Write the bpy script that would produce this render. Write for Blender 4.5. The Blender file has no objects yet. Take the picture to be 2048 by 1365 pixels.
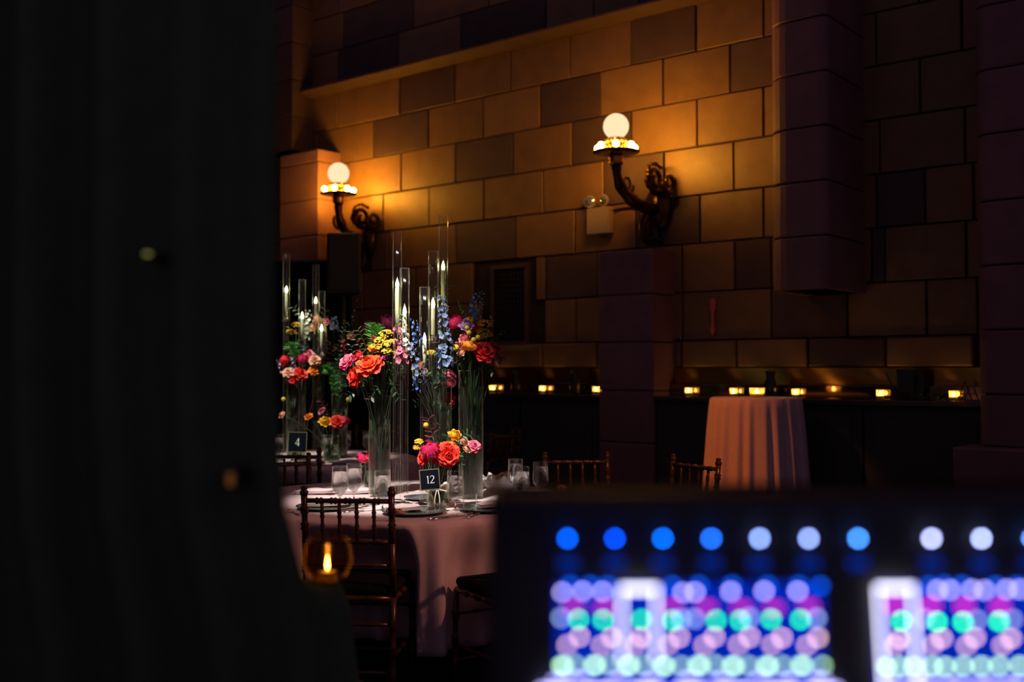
import bpy, math, random
from mathutils import Vector, Matrix, Euler, noise
rnd = random.Random(7)
PI = math.pi
sc = bpy.context.scene
COL = sc.collection

# ---------------------------------------------------------------- camera
F = 2100.0; CX, CY = 1024.0, 682.5; H = 1.45
PITCH = math.atan(57.5 / F)
cam_d = bpy.data.cameras.new('camera'); cam = bpy.data.objects.new('camera', cam_d); COL.objects.link(cam)
cam.location = (0, 0, H); cam.rotation_euler = (PI / 2 + PITCH, 0, 0)
cam_d.sensor_width = 36; cam_d.lens = F / 2048 * 36; cam_d.clip_start = 0.05
cam_d.dof.use_dof = True; cam_d.dof.focus_distance = 5.45; cam_d.dof.aperture_fstop = 1.45
cam_d.dof.aperture_blades = 0
sc.camera = cam

# ---------------------------------------------------------------- world, exposure, lights
w = bpy.data.worlds.new('dim_hall'); sc.world = w; w.use_nodes = True
bg = w.node_tree.nodes['Background']; bg.inputs[0].default_value = (0.95, 0.60, 1.02, 1); bg.inputs[1].default_value = 0.055
sc.view_settings.view_transform = 'Standard'; sc.view_settings.look = 'None'
sc.view_settings.exposure = 0.0; sc.view_settings.gamma = 1.0; sc.view_settings.use_curve_mapping = False
cy = sc.cycles
cy.use_denoising = True; cy.max_bounces = 10; cy.transmission_bounces = 10; cy.transparent_max_bounces = 32
cy.caustics_reflective = False; cy.caustics_refractive = False; cy.sample_clamp_indirect = 4.0

def spot(name, loc, aim, energy, deg, blend=0.4, size=0.04, col=(1, 1, 1)):
    d = bpy.data.lights.new(name, 'SPOT'); d.energy = energy; d.spot_size = math.radians(deg); d.spot_blend = blend
    d.shadow_soft_size = size; d.color = col
    o = bpy.data.objects.new(name, d); COL.objects.link(o); o.location = loc
    o.rotation_euler = (Vector(aim) - Vector(loc)).to_track_quat('-Z', 'Y').to_euler()
    return o
spot('pin_spot', (-1.5, 2.5, 5.6), (-0.60, 5.50, 1.08), 2900, 14.0, 0.6, 0.04, (1, 0.95, 0.93))
spot('pin_spot', (-2.6, 5.6, 6.2), (-1.60, 8.10, 1.10), 1700, 12, 0.55, 0.03, (0.98, 1.0, 0.88))
spot('amber_wash', (-2.6, 6.2, 5.0), (1.95, 8.3, 0.66), 620, 12, 0.8, 0.06, (1.0, 0.23, 0.02))
spot('amber_wash', (2.9, 2.7, 3.9), (-0.36, 4.85, 0.85), 300, 15, 0.9, 0.04, (1.0, 0.42, 0.27))
spot('amber_wash', (2.4, 2.6, 5.2), (0.85, 6.5, 0.8), 420, 19, 0.9, 0.05, (1.0, 0.42, 0.15))

# ---------------------------------------------------------------- pixel geometry of the place
cp, sp = math.cos(PITCH), math.sin(PITCH)
def ray(px, py):
    a, b = (px - CX) / F, (CY - py) / F
    return Vector((a, cp - b * sp, sp + b * cp))
def at(px, py, Y):
    r = ray(px, py); return Vector((0, 0, H)) + r * (Y / r.y)
def atz(px, py, z):
    r = ray(px, py); return Vector((0, 0, H)) + r * ((z - H) / r.z)
def proj(p):
    x, y, z = p[0], p[1], p[2] - H
    d = y * cp + z * sp; return CX + F * x / d, CY - F * (-y * sp + z * cp) / d
def rho(x): return (85 + 0.033 * (x - 1000)) / 0.45
Pa = Vector(((1000 - CX) / rho(1000), F / rho(1000), 0)); Pb = Vector(((1950 - CX) / rho(1950), F / rho(1950), 0))
WU = (Pb - Pa).normalized(); WN = Vector((WU.y, -WU.x, 0))      # along the wall, out of the wall
WANG = math.atan2(WU.y, WU.x)
def wall(u, z, d=0.0):
    p = Pa + WU * u + WN * d; return Vector((p.x, p.y, z))
def hit(px, py, d=0.0):
    r = ray(px, py); o = Vector((0, 0, H)) - (Pa + WN * d)
    t = -o.dot(WN) / r.dot(WN); p = Vector((0, 0, H)) + r * t
    return (p - Pa).dot(WU), p.z

# ---------------------------------------------------------------- materials
def nd(nt, t, **k):
    n = nt.nodes.new(t)
    for a, b in k.items(): setattr(n, a, b)
    return n
MATS = {}
def mat(name, col, rough=0.5, metal=0.0, vary=0.0, scale=8.0, bump=0.0, col2=None, coat=0, sheen=0, trans=0.0, sss=0.0, objvar=0.0, spec=None, stretch=None):
    if name in MATS: return MATS[name]
    m = bpy.data.materials.new(name); m.use_nodes = True; nt = m.node_tree
    p = nt.nodes['Principled BSDF']
    p.inputs['Base Color'].default_value = (*col, 1); p.inputs['Roughness'].default_value = rough; p.inputs['Metallic'].default_value = metal
    if coat: p.inputs['Coat Weight'].default_value = coat
    if sheen: p.inputs['Sheen Weight'].default_value = sheen
    if spec is not None: p.inputs['Specular IOR Level'].default_value = spec
    if sss:
        p.inputs['Subsurface Weight'].default_value = sss; p.inputs['Subsurface Radius'].default_value = (0.01, 0.005, 0.003)
    if vary or bump or objvar:
        tc = nd(nt, 'ShaderNodeTexCoord'); ns = nd(nt, 'ShaderNodeTexNoise'); ns.inputs['Scale'].default_value = scale; ns.inputs['Detail'].default_value = 5
        src = tc.outputs['Object']
        if stretch:
            mp = nd(nt, 'ShaderNodeMapping'); mp.inputs['Scale'].default_value = stretch; nt.links.new(src, mp.inputs[0]); src = mp.outputs[0]
        nt.links.new(src, ns.inputs['Vector'])
        mx = nd(nt, 'ShaderNodeMix', data_type='RGBA')
        c2 = col2 or tuple(max(0, c * (1 - vary)) for c in col)
        mx.inputs[6].default_value = (*col, 1); mx.inputs[7].default_value = (*c2, 1)
        rr = nd(nt, 'ShaderNodeMapRange'); rr.inputs[1].default_value = 0.38; rr.inputs[2].default_value = 0.64
        nt.links.new(ns.outputs[0], rr.inputs[0]); nt.links.new(rr.outputs[0], mx.inputs[0])
        out = mx.outputs[2]
        if objvar:
            oi = nd(nt, 'ShaderNodeObjectInfo'); mr = nd(nt, 'ShaderNodeMapRange'); mr.inputs[3].default_value = 1 - objvar; mr.inputs[4].default_value = 1 + objvar * 0.6
            nt.links.new(oi.outputs['Random'], mr.inputs[0])
            hs = nd(nt, 'ShaderNodeHueSaturation'); nt.links.new(mr.outputs[0], hs.inputs['Value']); nt.links.new(out, hs.inputs['Color']); out = hs.outputs[0]
        nt.links.new(out, p.inputs['Base Color'])
        if bump:
            bp = nd(nt, 'ShaderNodeBump'); bp.inputs['Strength'].default_value = bump; bp.inputs['Distance'].default_value = 0.01
            nt.links.new(ns.outputs[0], bp.inputs['Height']); nt.links.new(bp.outputs[0], p.inputs['Normal'])
    if trans:   # thin translucent sheet (petals, leaves, frosted cups)
        tr = nd(nt, 'ShaderNodeBsdfTranslucent'); ms = nd(nt, 'ShaderNodeMixShader'); ms.inputs[0].default_value = trans
        o = nt.nodes['Material Output']
        if p.inputs['Base Color'].is_linked: nt.links.new(p.inputs['Base Color'].links[0].from_socket, tr.inputs[0])
        else: tr.inputs[0].default_value = (*col, 1)
        nt.links.new(p.outputs[0], ms.inputs[1]); nt.links.new(tr.outputs[0], ms.inputs[2]); nt.links.new(ms.outputs[0], o.inputs[0])
    MATS[name] = m; return m
def emis(name, col, s):
    if name in MATS: return MATS[name]
    m = bpy.data.materials.new(name); m.use_nodes = True; nt = m.node_tree; nt.nodes.clear()
    e = nd(nt, 'ShaderNodeEmission'); e.inputs[0].default_value = (*col, 1); e.inputs[1].default_value = s
    o = nd(nt, 'ShaderNodeOutputMaterial'); nt.links.new(e.outputs[0], o.inputs[0]); MATS[name] = m; return m
def thin_glass(name, tint=(0.93, 0.95, 0.93), ior=1.5, cap=0.35, rough=0.02, edge=0.75, ecol=(0.95, 0.86, 0.66)):
    m = bpy.data.materials.new(name); m.use_nodes = True; nt = m.node_tree; nt.nodes.clear()
    t = nd(nt, 'ShaderNodeBsdfTransparent'); t.inputs[0].default_value = (*tint, 1)
    g = nd(nt, 'ShaderNodeBsdfGlossy'); g.inputs['Roughness'].default_value = rough; g.inputs['Color'].default_value = (1, 1, 1, 1)
    f = nd(nt, 'ShaderNodeMath', operation='POWER'); f.inputs[1].default_value = 5.0
    mt = nd(nt, 'ShaderNodeMath', operation='MULTIPLY_ADD', use_clamp=True); mt.inputs[1].default_value = cap; mt.inputs[2].default_value = 0.025
    ms = nd(nt, 'ShaderNodeMixShader'); o = nd(nt, 'ShaderNodeOutputMaterial')
    lw = nd(nt, 'ShaderNodeLayerWeight'); lw.inputs[0].default_value = 0.5; pw = nd(nt, 'ShaderNodeMath', operation='POWER'); pw.inputs[1].default_value = 7.0
    pm_ = nd(nt, 'ShaderNodeMath', operation='MULTIPLY_ADD', use_clamp=True); pm_.inputs[1].default_value = edge; pm_.inputs[2].default_value = 0.0  # pale haze painted at the rims for light that glass edges catch
    tr = nd(nt, 'ShaderNodeBsdfTranslucent'); tr.inputs[0].default_value = (*ecol, 1); df = nd(nt, 'ShaderNodeBsdfDiffuse'); df.inputs[0].default_value = (*ecol, 1)
    m2, m3 = nd(nt, 'ShaderNodeMixShader'), nd(nt, 'ShaderNodeMixShader')
    nt.links.new(lw.outputs['Facing'], f.inputs[0]); nt.links.new(lw.outputs['Facing'], pw.inputs[0]); nt.links.new(pw.outputs[0], pm_.inputs[0]); nt.links.new(tr.outputs[0], m2.inputs[1]); nt.links.new(df.outputs[0], m2.inputs[2])
    nt.links.new(f.outputs[0], mt.inputs[0]); nt.links.new(mt.outputs[0], ms.inputs[0]); nt.links.new(t.outputs[0], ms.inputs[1]); nt.links.new(g.outputs[0], ms.inputs[2])
    nt.links.new(pm_.outputs[0], m3.inputs[0]); nt.links.new(ms.outputs[0], m3.inputs[1]); nt.links.new(m2.outputs[0], m3.inputs[2]); nt.links.new(m3.outputs[0], o.inputs[0])
    MATS[name] = m; return m
def solid_glass(name, ior=1.45, col=(1, 1, 1)):
    m = bpy.data.materials.new(name); m.use_nodes = True; nt = m.node_tree; nt.nodes.clear()
    g = nd(nt, 'ShaderNodeBsdfGlass'); g.inputs['IOR'].default_value = ior; g.inputs['Color'].default_value = (*col, 1); g.inputs['Roughness'].default_value = 0.0
    o = nd(nt, 'ShaderNodeOutputMaterial'); nt.links.new(g.outputs[0], o.inputs[0]); MATS[name] = m; return m
def metal_streak(name, col, rough, aniso, tang):
    m = bpy.data.materials.new(name); m.use_nodes = True; nt = m.node_tree; p = nt.nodes['Principled BSDF']
    p.inputs['Base Color'].default_value = (*col, 1); p.inputs['Roughness'].default_value = rough; p.inputs['Metallic'].default_value = 1.0
    p.inputs['Anisotropic'].default_value = aniso
    c = nd(nt, 'ShaderNodeCombineXYZ')
    for i in range(3): c.inputs[i].default_value = tang[i]
    nt.links.new(c.outputs[0], p.inputs['Tangent']); MATS[name] = m; return m

STONE = mat('tan_limestone', (0.25, 0.138, 0.058), 0.50, vary=0.18, scale=5, bump=0.05, objvar=0.14, spec=0.65)
STONE_D = mat('brown_limestone', (0.10, 0.058, 0.055), 0.55, vary=0.2, scale=5, bump=0.05, objvar=0.2, spec=0.5)
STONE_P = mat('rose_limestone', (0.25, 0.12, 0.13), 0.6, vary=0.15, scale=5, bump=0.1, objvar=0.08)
MORTAR = mat('dark_mortar', (0.05, 0.033, 0.026), 0.95, vary=0.2, scale=30)
BRONZE = mat('dark_bronze', (0.10, 0.05, 0.022), 0.32, 0.9, vary=0.35, scale=30)
GOLD = mat('gilt_bronze', (0.85, 0.45, 0.12), 0.28, 1.0, vary=0.3, scale=40)
BLACKCLOTH = mat('black_drape_cloth', (0.118, 0.178, 0.108), 1.0, vary=0.1, scale=20, spec=0.0)
BLACK = mat('black_painted_metal', (0.05, 0.06, 0.05), 0.6, vary=0.1, scale=20)
LINEN = mat('blush_linen', (0.72, 0.52, 0.50), 0.8, vary=0.06, scale=40, bump=0.05, sheen=0.3)
LINEN_W = mat('ivory_linen', (0.62, 0.49, 0.45), 0.8, vary=0.05, scale=40, sheen=0.2)
WOOD = mat('gold_brown_bamboo_lacquer', (0.13, 0.048, 0.018), 0.26, 0.35, vary=0.35, scale=25)
GLASS = thin_glass('thin_clear_glass', (0.985, 0.99, 0.98), 1.5, 0.55, 0.03)
SGLASS = solid_glass('solid_clear_glass', 1.45)
WATER = solid_glass('water', 1.33, (0.72, 0.84, 0.70))
_nt = WATER.node_tree; _g = [x for x in _nt.nodes if x.type == 'BSDF_GLASS'][0]; _o = [x for x in _nt.nodes if x.type == 'OUTPUT_MATERIAL'][0]
_t3, _m3 = nd(_nt, 'ShaderNodeBsdfTransparent'), nd(_nt, 'ShaderNodeMixShader'); _m3.inputs[0].default_value = .5; _t3.inputs[0].default_value = (.72, .82, .70, 1)
_nt.links.new(_g.outputs[0], _m3.inputs[1]); _nt.links.new(_t3.outputs[0], _m3.inputs[2]); _nt.links.new(_m3.outputs[0], _o.inputs[0])
WATER_LIT = solid_glass('lit_water', 1.2, (0.98, 1, 1)); _nt = WATER_LIT.node_tree  # a little white in this water stands for light from the cloth behind
_a, _m, _t2 = nd(_nt, 'ShaderNodeBsdfTranslucent'), nd(_nt, 'ShaderNodeMixShader'), nd(_nt, 'ShaderNodeBsdfTransparent')
_m2 = nd(_nt, 'ShaderNodeMixShader'); _m2.inputs[0].default_value = .6; _m.inputs[0].default_value = .018; _a.inputs[0].default_value = (.9, .9, .88, 1)
_g = [x for x in _nt.nodes if x.type == 'BSDF_GLASS'][0]; _o = [x for x in _nt.nodes if x.type == 'OUTPUT_MATERIAL'][0]
_nt.links.new(_g.outputs[0], _m2.inputs[1]); _nt.links.new(_t2.outputs[0], _m2.inputs[2]); _nt.links.new(_m2.outputs[0], _m.inputs[1]); _nt.links.new(_a.outputs[0], _m.inputs[2]); _nt.links.new(_m.outputs[0], _o.inputs[0])
IVORY = mat('ivory_wax', (0.80, 0.78, 0.55), 0.5, sss=0.3)
SILVER = mat('polished_silver', (0.8, 0.78, 0.74), 0.16, 1.0)
GREEN_A = mat('mid_green_leaf', (0.07, 0.20, 0.035), 0.45, vary=0.4, scale=30, trans=0.25, objvar=0.3)
GREEN_B = mat('sage_green_leaf', (0.22, 0.34, 0.17), 0.45, vary=0.3, scale=30, trans=0.2, objvar=0.25)
GREEN_D = mat('deep_green_leaf', (0.03, 0.085, 0.03), 0.45, vary=0.4, scale=30, trans=0.2, objvar=0.3)
GREEN_L = mat('bright_green_fern', (0.10, 0.42, 0.04), 0.5, vary=0.35, scale=30, trans=0.3, objvar=0.2)
STEMM = mat('green_stem', (0.022, 0.052, 0.012), 0.5, vary=0.3, scale=30)
BURG = mat('burgundy_leaf', (0.16, 0.02, 0.025), 0.4, vary=0.4, scale=20, objvar=0.3)
FLAME_W = emis('led_flame', (0.95, 1.0, 0.50), 34.0)
FLAME_O = emis('candle_flame', (1.0, 0.50, 0.11), 170.0)

# ---------------------------------------------------------------- mesh helpers
def mk(name, vs, fs, m=None, smooth=False):
    me = bpy.data.meshes.new(name); me.from_pydata([tuple(v) for v in vs], [], fs)
    if smooth: me.polygons.foreach_set('use_smooth', [True] * len(me.polygons))
    if m: me.materials.append(m)
    me.update(); return me
def merge(*parts):
    vs, fs = [], []
    for v, f in parts:
        o = len(vs); vs += [Vector(x) for x in v]; fs += [tuple(i + o for i in q) for q in f]
    return vs, fs
def xf(geo, M):
    return [M @ Vector(v) for v in geo[0]], geo[1]
def T(x=0, y=0, z=0): return Matrix.Translation((x, y, z))
def R(a, ax): return Matrix.Rotation(a, 4, ax)
def S(x, y=None, z=None):
    y = x if y is None else y; z = x if z is None else z
    return Matrix.Diagonal((x, y, z, 1))
def box(x0, x1, y0, y1, z0, z1, b=0.0):
    if b <= 0:
        v = [(x, y, z) for z in (z0, z1) for x, y in ((x0, y0), (x1, y0), (x1, y1), (x0, y1))]
        return v, [(3, 2, 1, 0), (4, 5, 6, 7), (0, 1, 5, 4), (1, 2, 6, 5), (2, 3, 7, 6), (3, 0, 4, 7)]
    v = []; f = []
    def ring(z, i):
        s = len(v)
        for cx, cyy, a in ((x1, y0, -1), (x1, y1, 0), (x0, y1, 1), (x0, y0, 2)):
            sx = -1 if cx == x1 else 1; sy = 1 if cyy == y0 else -1
            px, py = cx + sx * b, cyy + sy * b
            for k in range(3):
                an = a * PI / 2 + k * PI / 4
                v.append((px + math.cos(an) * (b - i), py + math.sin(an) * (b - i), z))
        return s
    rs = [ring(z0, b), ring(z0 + b * .3, b * .3), ring(z0 + b, 0), ring(z1 - b, 0), ring(z1 - b * .3, b * .3), ring(z1, b)]
    for a, c in zip(rs, rs[1:]):
        for k in range(12): f.append((a + k, a + (k + 1) % 12, c + (k + 1) % 12, c + k))
    f.append(tuple(rs[0] + k for k in reversed(range(12)))); f.append(tuple(rs[-1] + k for k in range(12)))
    return v, f
def lathe(prof, n=24, arc=2 * PI):
    v = []; f = []; rows = []
    for r, z in prof:
        if r < 1e-6: rows.append((len(v), 1)); v.append((0, 0, z))
        else:
            rows.append((len(v), n))
            for k in range(n): a = arc * k / n; v.append((r * math.cos(a), r * math.sin(a), z))
    for (a, na), (b, nb) in zip(rows, rows[1:]):
        for k in range(n):
            k2 = (k + 1) % n
            if na == 1 and nb == 1: continue
            if na == 1: f.append((a, b + k2, b + k))
            elif nb == 1: f.append((a + k, a + k2, b))
            else: f.append((a + k, a + k2, b + k2, b + k))
    return v, f
def tube(pts, rad, n=8, cap=True):
    pts = [Vector(p) for p in pts]; rad = rad if isinstance(rad, (list, tuple)) else [rad] * len(pts)
    v = []; f = []; t0 = (pts[1] - pts[0]).normalized()
    nrm = t0.orthogonal().normalized()
    for i, p in enumerate(pts):
        t = (pts[min(i + 1, len(pts) - 1)] - pts[max(i - 1, 0)])
        t = t.normalized() if t.length > 1e-9 else t0
        nrm = (nrm - t * nrm.dot(t)); nrm = nrm.normalized() if nrm.length > 1e-6 else t.orthogonal().normalized()
        bn = t.cross(nrm)
        for k in range(n):
            a = 2 * PI * k / n; v.append(p + (nrm * math.cos(a) + bn * math.sin(a)) * rad[i])
    for i in range(len(pts) - 1):
        for k in range(n): k2 = (k + 1) % n; f.append((i * n + k, i * n + k2, (i + 1) * n + k2, (i + 1) * n + k))
    if cap:
        f.append(tuple(reversed(range(n)))); o = (len(pts) - 1) * n; f.append(tuple(o + k for k in range(n)))
    return v, f
def bez(a, b, c, n=10):
    a, b, c = Vector(a), Vector(b), Vector(c)
    return [a * (1 - t) ** 2 + b * 2 * t * (1 - t) + c * t * t for t in [i / n for i in range(n + 1)]]
def ico(r=1.0, sub=1):
    import bmesh
    bm = bmesh.new(); bmesh.ops.create_icosphere(bm, subdivisions=sub, radius=r)
    v = [x.co.copy() for x in bm.verts]; f = [tuple(y.index for y in x.verts) for x in bm.faces]; bm.free(); return v, f
ICO1 = ico(1, 1); ICO2 = ico(1, 2); ICO3 = ico(1, 3)
def ball(c, r, g=ICO1):
    r = r if isinstance(r, (tuple, list)) else (r, r, r)
    return xf(g, T(*c) @ S(*r))

# ---------------------------------------------------------------- object helpers
def obj(name, geo, m=None, parent=None, smooth=False, M=None):
    me = geo if isinstance(geo, bpy.types.Mesh) else mk(name, geo[0], geo[1], m, smooth)
    o = bpy.data.objects.new(name, me); COL.objects.link(o)
    if parent is not None: o.parent = parent
    if M is not None: o.matrix_local = M
    return o
def tag(o, label, cat=None, group=None, kind=None):
    if label: o['label'] = label
    if cat: o['category'] = cat
    if group: o['group'] = group
    if kind: o['kind'] = kind
    return o
def thing(name, label, cat, loc=(0, 0, 0), rz=0.0, group=None, kind=None):
    o = bpy.data.objects.new(name, None); COL.objects.link(o); o.empty_display_size = 0.05
    o.location = loc; o.rotation_euler = (0, 0, rz); return tag(o, label, cat, group, kind)
def dup(root, loc, rz, label, group=None):
    def cp_(o, par):
        c = o.copy(); COL.objects.link(c); c.parent = par
        for ch in [x for x in bpy.data.objects if x.parent == o and x != c]: cp_(ch, c)
        return c
    r = cp_(root, None); r.location = loc; r.rotation_euler = (0, 0, rz); r['label'] = label
    if group: r['group'] = group
    return r

# ================================================================ STRUCTURE
fl = obj('floor', box(-9, 9, -3, 16, -0.1, 0.0), mat('dark_patterned_carpet', (0.05, 0.04, 0.042), 0.95, vary=0.4, scale=6)); tag(fl, 'dark carpeted floor of the banquet hall', 'floor', kind='structure')

ZR = [H + a for a in (0.02, 0.27, 0.715, 1.16, 1.605, 2.05, 2.495, 2.94, 3.38, 3.90, 4.35, 4.80, 5.25)]
Ymid = lambda z: z
wb = thing('wall_back', 'masonry wall of tan and brown limestone blocks behind the party', 'wall', (Pa.x, Pa.y, 0), WANG, kind='structure')
# wall frame: local x along the wall, local -y out of the wall
UL, UR = hit(470, 300)[0], hit(2048, 700)[0] + 1.5
obj('backing', box(UL - 4.5, UR, 0.0, 0.25, 0, 6.6), MORTAR, wb)
wl_x = wall(UL - 4.4, 0).x
wl = obj('wall_left', box(wl_x - .25, wl_x, 0.5, wall(UL - 4.4, 0).y + .3, 0, 6.6), STONE_D); tag(wl, 'dark side wall of the hall beyond the near black curtain', 'wall', kind='structure')
def block(par, u0, u1, z0, z1, d0, d1, m, name='stone_block', ch=0.005, g=0.009):
    u0 += g; u1 -= g; z0 += g * .8; z1 -= g * .8
    c = ch
    v = [(u0, -d0, z0), (u1, -d0, z0), (u1, -d0, z1), (u0, -d0, z1),
         (u0, -(d1 - c), z0), (u1, -(d1 - c), z0), (u1, -(d1 - c), z1), (u0, -(d1 - c), z1),
         (u0 + c, -d1, z0 + c), (u1 - c, -d1, z0 + c), (u1 - c, -d1, z1 - c), (u0 + c, -d1, z1 - c)]
    f = [(8, 9, 10, 11)] + [(a, (a + 1) % 4, (a + 1) % 4 + 4, a + 4) for a in range(4)] + [(a + 4, (a + 1) % 4 + 4, (a + 1) % 4 + 8, a + 8) for a in range(4)]
    return obj(name, (v, f), m, par)
PITCHU = None
def joints(pxs, py): return [hit(x, py)[0] for x in pxs]
J = {  # measured joints per course: (pixels, image row, dark ranges in pixels)
    1: ([1092, 1155, 1367, 1545, 1697, 1855, 1957], 625, [(1547, 1697), (1155, 1200)]),
    2: ([1075, 1094, 1198, 1367, 1472, 1545, 1745, 1772, 1935], 530, [(1094, 1198), (1745, 1772), (1472, 1540)]),
    3: ([780, 915, 1035, 1153, 1275, 1403, 1530, 1755, 1853, 1950], 440, [(915, 1035), (1275, 1403), (1755, 1853)]),
    4: ([770, 862, 970, 1089, 1210, 1331, 1470, 1600, 1762, 1933], 330, [(1210, 1331)]),
    5: ([700, 806, 914, 1030, 1147, 1266, 1397, 1530, 1650, 1843, 1960], 260, [(914, 1030), (1147, 1266)]),
    6: ([640, 751, 860, 969, 1083, 1203, 1329, 1463, 1600, 1755, 1927], 190, [(751, 860), (1083, 1203), (1463, 1560)]),
    7: ([590, 680, 803, 913, 1024, 1143, 1266, 1395, 1530, 1680, 1840, 1990], 110, [(803, 913), (1266, 1395)]),
    8: ([580, 680, 800, 925, 1095, 1190, 1280, 1400, 1530], 60, [(925, 1095), (1280, 1400), (680, 800)]),
    9: ([560, 690, 830, 980, 1120, 1260], 20, [(690, 830)]),
    10: ([560, 680, 800, 930], 0, [(800, 930)]),
    11: ([560, 650, 760, 870], 0, []),
}
MID_L = hit(1198, 700)[0]
for r, (pxs, py, dark) in J.items():
    us = joints(pxs, py); z0, z1 = ZR[r], ZR[r + 1]
    if r == 8: z0 = ZR[8] + 0.07
    while us[0] > UL - 0.3: us.insert(0, us[0] - 0.86)
    while us[-1] < UR - 0.3: us.append(us[-1] + 0.9)
    dk = [(hit(a, py)[0], hit(b, py)[0]) for a, b in dark]
    off = 0.0
    for a, b in zip(us, us[1:]):
        if b - a < 0.06: continue
        mid = (a + b) / 2; isd = any(p < mid < q for p, q in dk)
        if r in (1, 2) and hit(985, 600)[0] - 0.02 < mid < hit(1060, 600)[0]: continue
        block(wb, a, b, z0, z1, -0.01, 0.028 + off + rnd.uniform(-0.004, 0.006), STONE_D if isd else STONE)
# projecting course just above the niche (proud of the wall), niche back below
us = joints([990, 1090, 1198, 1367, 1477, 1620, 1775, 1952], 710)
while us[0] > UL: us.insert(0, us[0] - 0.75)
for i, (a, b) in enumerate(zip(us, us[1:])):
    block(wb, a, b, ZR[0], ZR[1], -0.01, 0.055, STONE_D if i % 3 == 0 else STONE, ch=0.014)
# moulding strip
pr = [(0.0, ZR[8] - 0.01), (-0.05, ZR[8] - 0.01), (-0.22, ZR[8] + 0.035), (-0.22, ZR[8] + 0.055), (-0.05, ZR[8] + 0.075), (0.0, ZR[8] + 0.075)]
v = [(x, y, z) for x in (UL, UR) for y, z in pr]
tr = obj('trim_1', (v, [(i, (i + 1) % 6, (i + 1) % 6 + 6, i + 6) for i in range(6)] + [(5, 4, 3, 2, 1, 0), (6, 7, 8, 9, 10, 11)]), STONE_D)
tr.location = (Pa.x, Pa.y, 0); tr.rotation_euler = (0, 0, WANG); tag(tr, 'narrow stone string course running high along the wall', 'moulding', kind='structure')

def solve_d(px_contact, px_corner, py):
    u = hit(px_contact, py)[0]; lo, hi = 0.0, 1.5
    for _ in range(40):
        m = (lo + hi) / 2; p = wall(u, hit(px_contact, py)[1], m)
        if proj(p)[0] > px_corner: lo = m
        else: hi = m
    return u, (lo + hi) / 2
def pier(label, u0, u1, d, zs, m, bull=0.0, split=None, name='stone_pilaster'):
    t = thing(name, label, 'pilaster', wall(u0, 0), WANG, kind='structure')
    W = u1 - u0
    for i, (z0, z1) in enumerate(zip(zs, zs[1:])):
        b = bull
        def prof(g, e):
            pts = [(g, 0.0)]
            if b > 0.02:
                for k in range(6): a = PI / 2 * k / 5; pts.append((g + e + b - b * math.cos(a), -(d - e - b + b * math.sin(a))))
                for k in range(6): a = PI / 2 * k / 5; pts.append((W - g - e - b * .4 + b * .4 * math.sin(a), -(d - e - b * .4 + b * .4 * math.cos(a))))
            else: pts += [(g + e, -(d - e)), (W - g - e, -(d - e))]
            pts.append((W - g, 0.0)); return pts
        rings = [(z0 + .006, .006), (z0 + .016, 0), (z1 - .016, 0), (z1 - .006, .006)]
        spl = [(0, W)] if not split else ([(0, split), (split, W)] if i % 2 == 0 else [(0, W)])
        v = []; n = 0
        for z, e in rings:
            p = prof(0.004, e); n = len(p); v += [(x, y, z) for x, y in p]
        f = [(k * n + j, k * n + (j + 1) % n, (k + 1) * n + (j + 1) % n, (k + 1) * n + j) for k in range(3) for j in range(n)]
        f += [tuple(reversed(range(n))), tuple(3 * n + j for j in range(n))]
        obj('stone_block', (v, f), m, t, smooth=False)
    obj('mortar_core', box(0.02 + bull * .32, W - 0.02 - bull * .15, -(d - 0.012 - bull * .32), -0.0, zs[0] + .006, zs[-1] - .01), MORTAR, t)
    return t
def zof(px, py, d): return hit(px, py, d)[1]
# middle pilaster
uc, dm = solve_d(1352, 1308, 700)
ul = hit(1198, 700, dm)[0]
pier('square-cut low stone pilaster below the larger lit sconce', ul, uc, dm, [0.0, 0.35, 0.78] + [zof(1250, y, dm) for y in (782, 685, 590, 500)], STONE_P)
# left pilaster; lamp light is put into this brighter copy of the rose stone
uc2, dl = solve_d(684, 636, 420)
ul2 = hit(560, 420, dl)[0]
pier('short stone pilaster lit pink by the smaller far sconce', ul2, uc2, dl, [zof(620, y, dl) for y in (522, 472, 400, 325, 300)], mat('lit_rose_limestone', (0.34, 0.17, 0.14), 0.6, vary=0.15, scale=5, bump=0.1))
# shaft above it
ud = hit(628, 200)[0]
pier('dark stone shaft above the pink-lit pilaster', ul2 - 0.4, ud, dl * 0.9, [zof(600, y, dl) for y in (296, 225, 150, 75, 0, -80)], STONE_D)
# hanging rounded pilaster
uh, dh = solve_d(1732, 1655, 300)
uhl = hit(1531, 400, dh)[0]
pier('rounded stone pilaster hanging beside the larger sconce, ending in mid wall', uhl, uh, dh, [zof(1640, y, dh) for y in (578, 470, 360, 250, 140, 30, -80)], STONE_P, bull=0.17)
# right pilaster
dr = 0.62; url = hit(1948, 400, dr)[0]
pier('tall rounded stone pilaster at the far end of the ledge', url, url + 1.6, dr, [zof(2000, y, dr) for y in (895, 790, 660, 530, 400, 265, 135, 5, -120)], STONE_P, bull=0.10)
d2 = 0.85; ub = hit(1903, 930, d2)[0]
pier('broad low stone plinth under the tall pilaster', ub, ub + 2.0, d2, [0.0, 0.45, zof(1980, 897, d2)], STONE_P, bull=0.03, name='stone_plinth')

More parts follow.
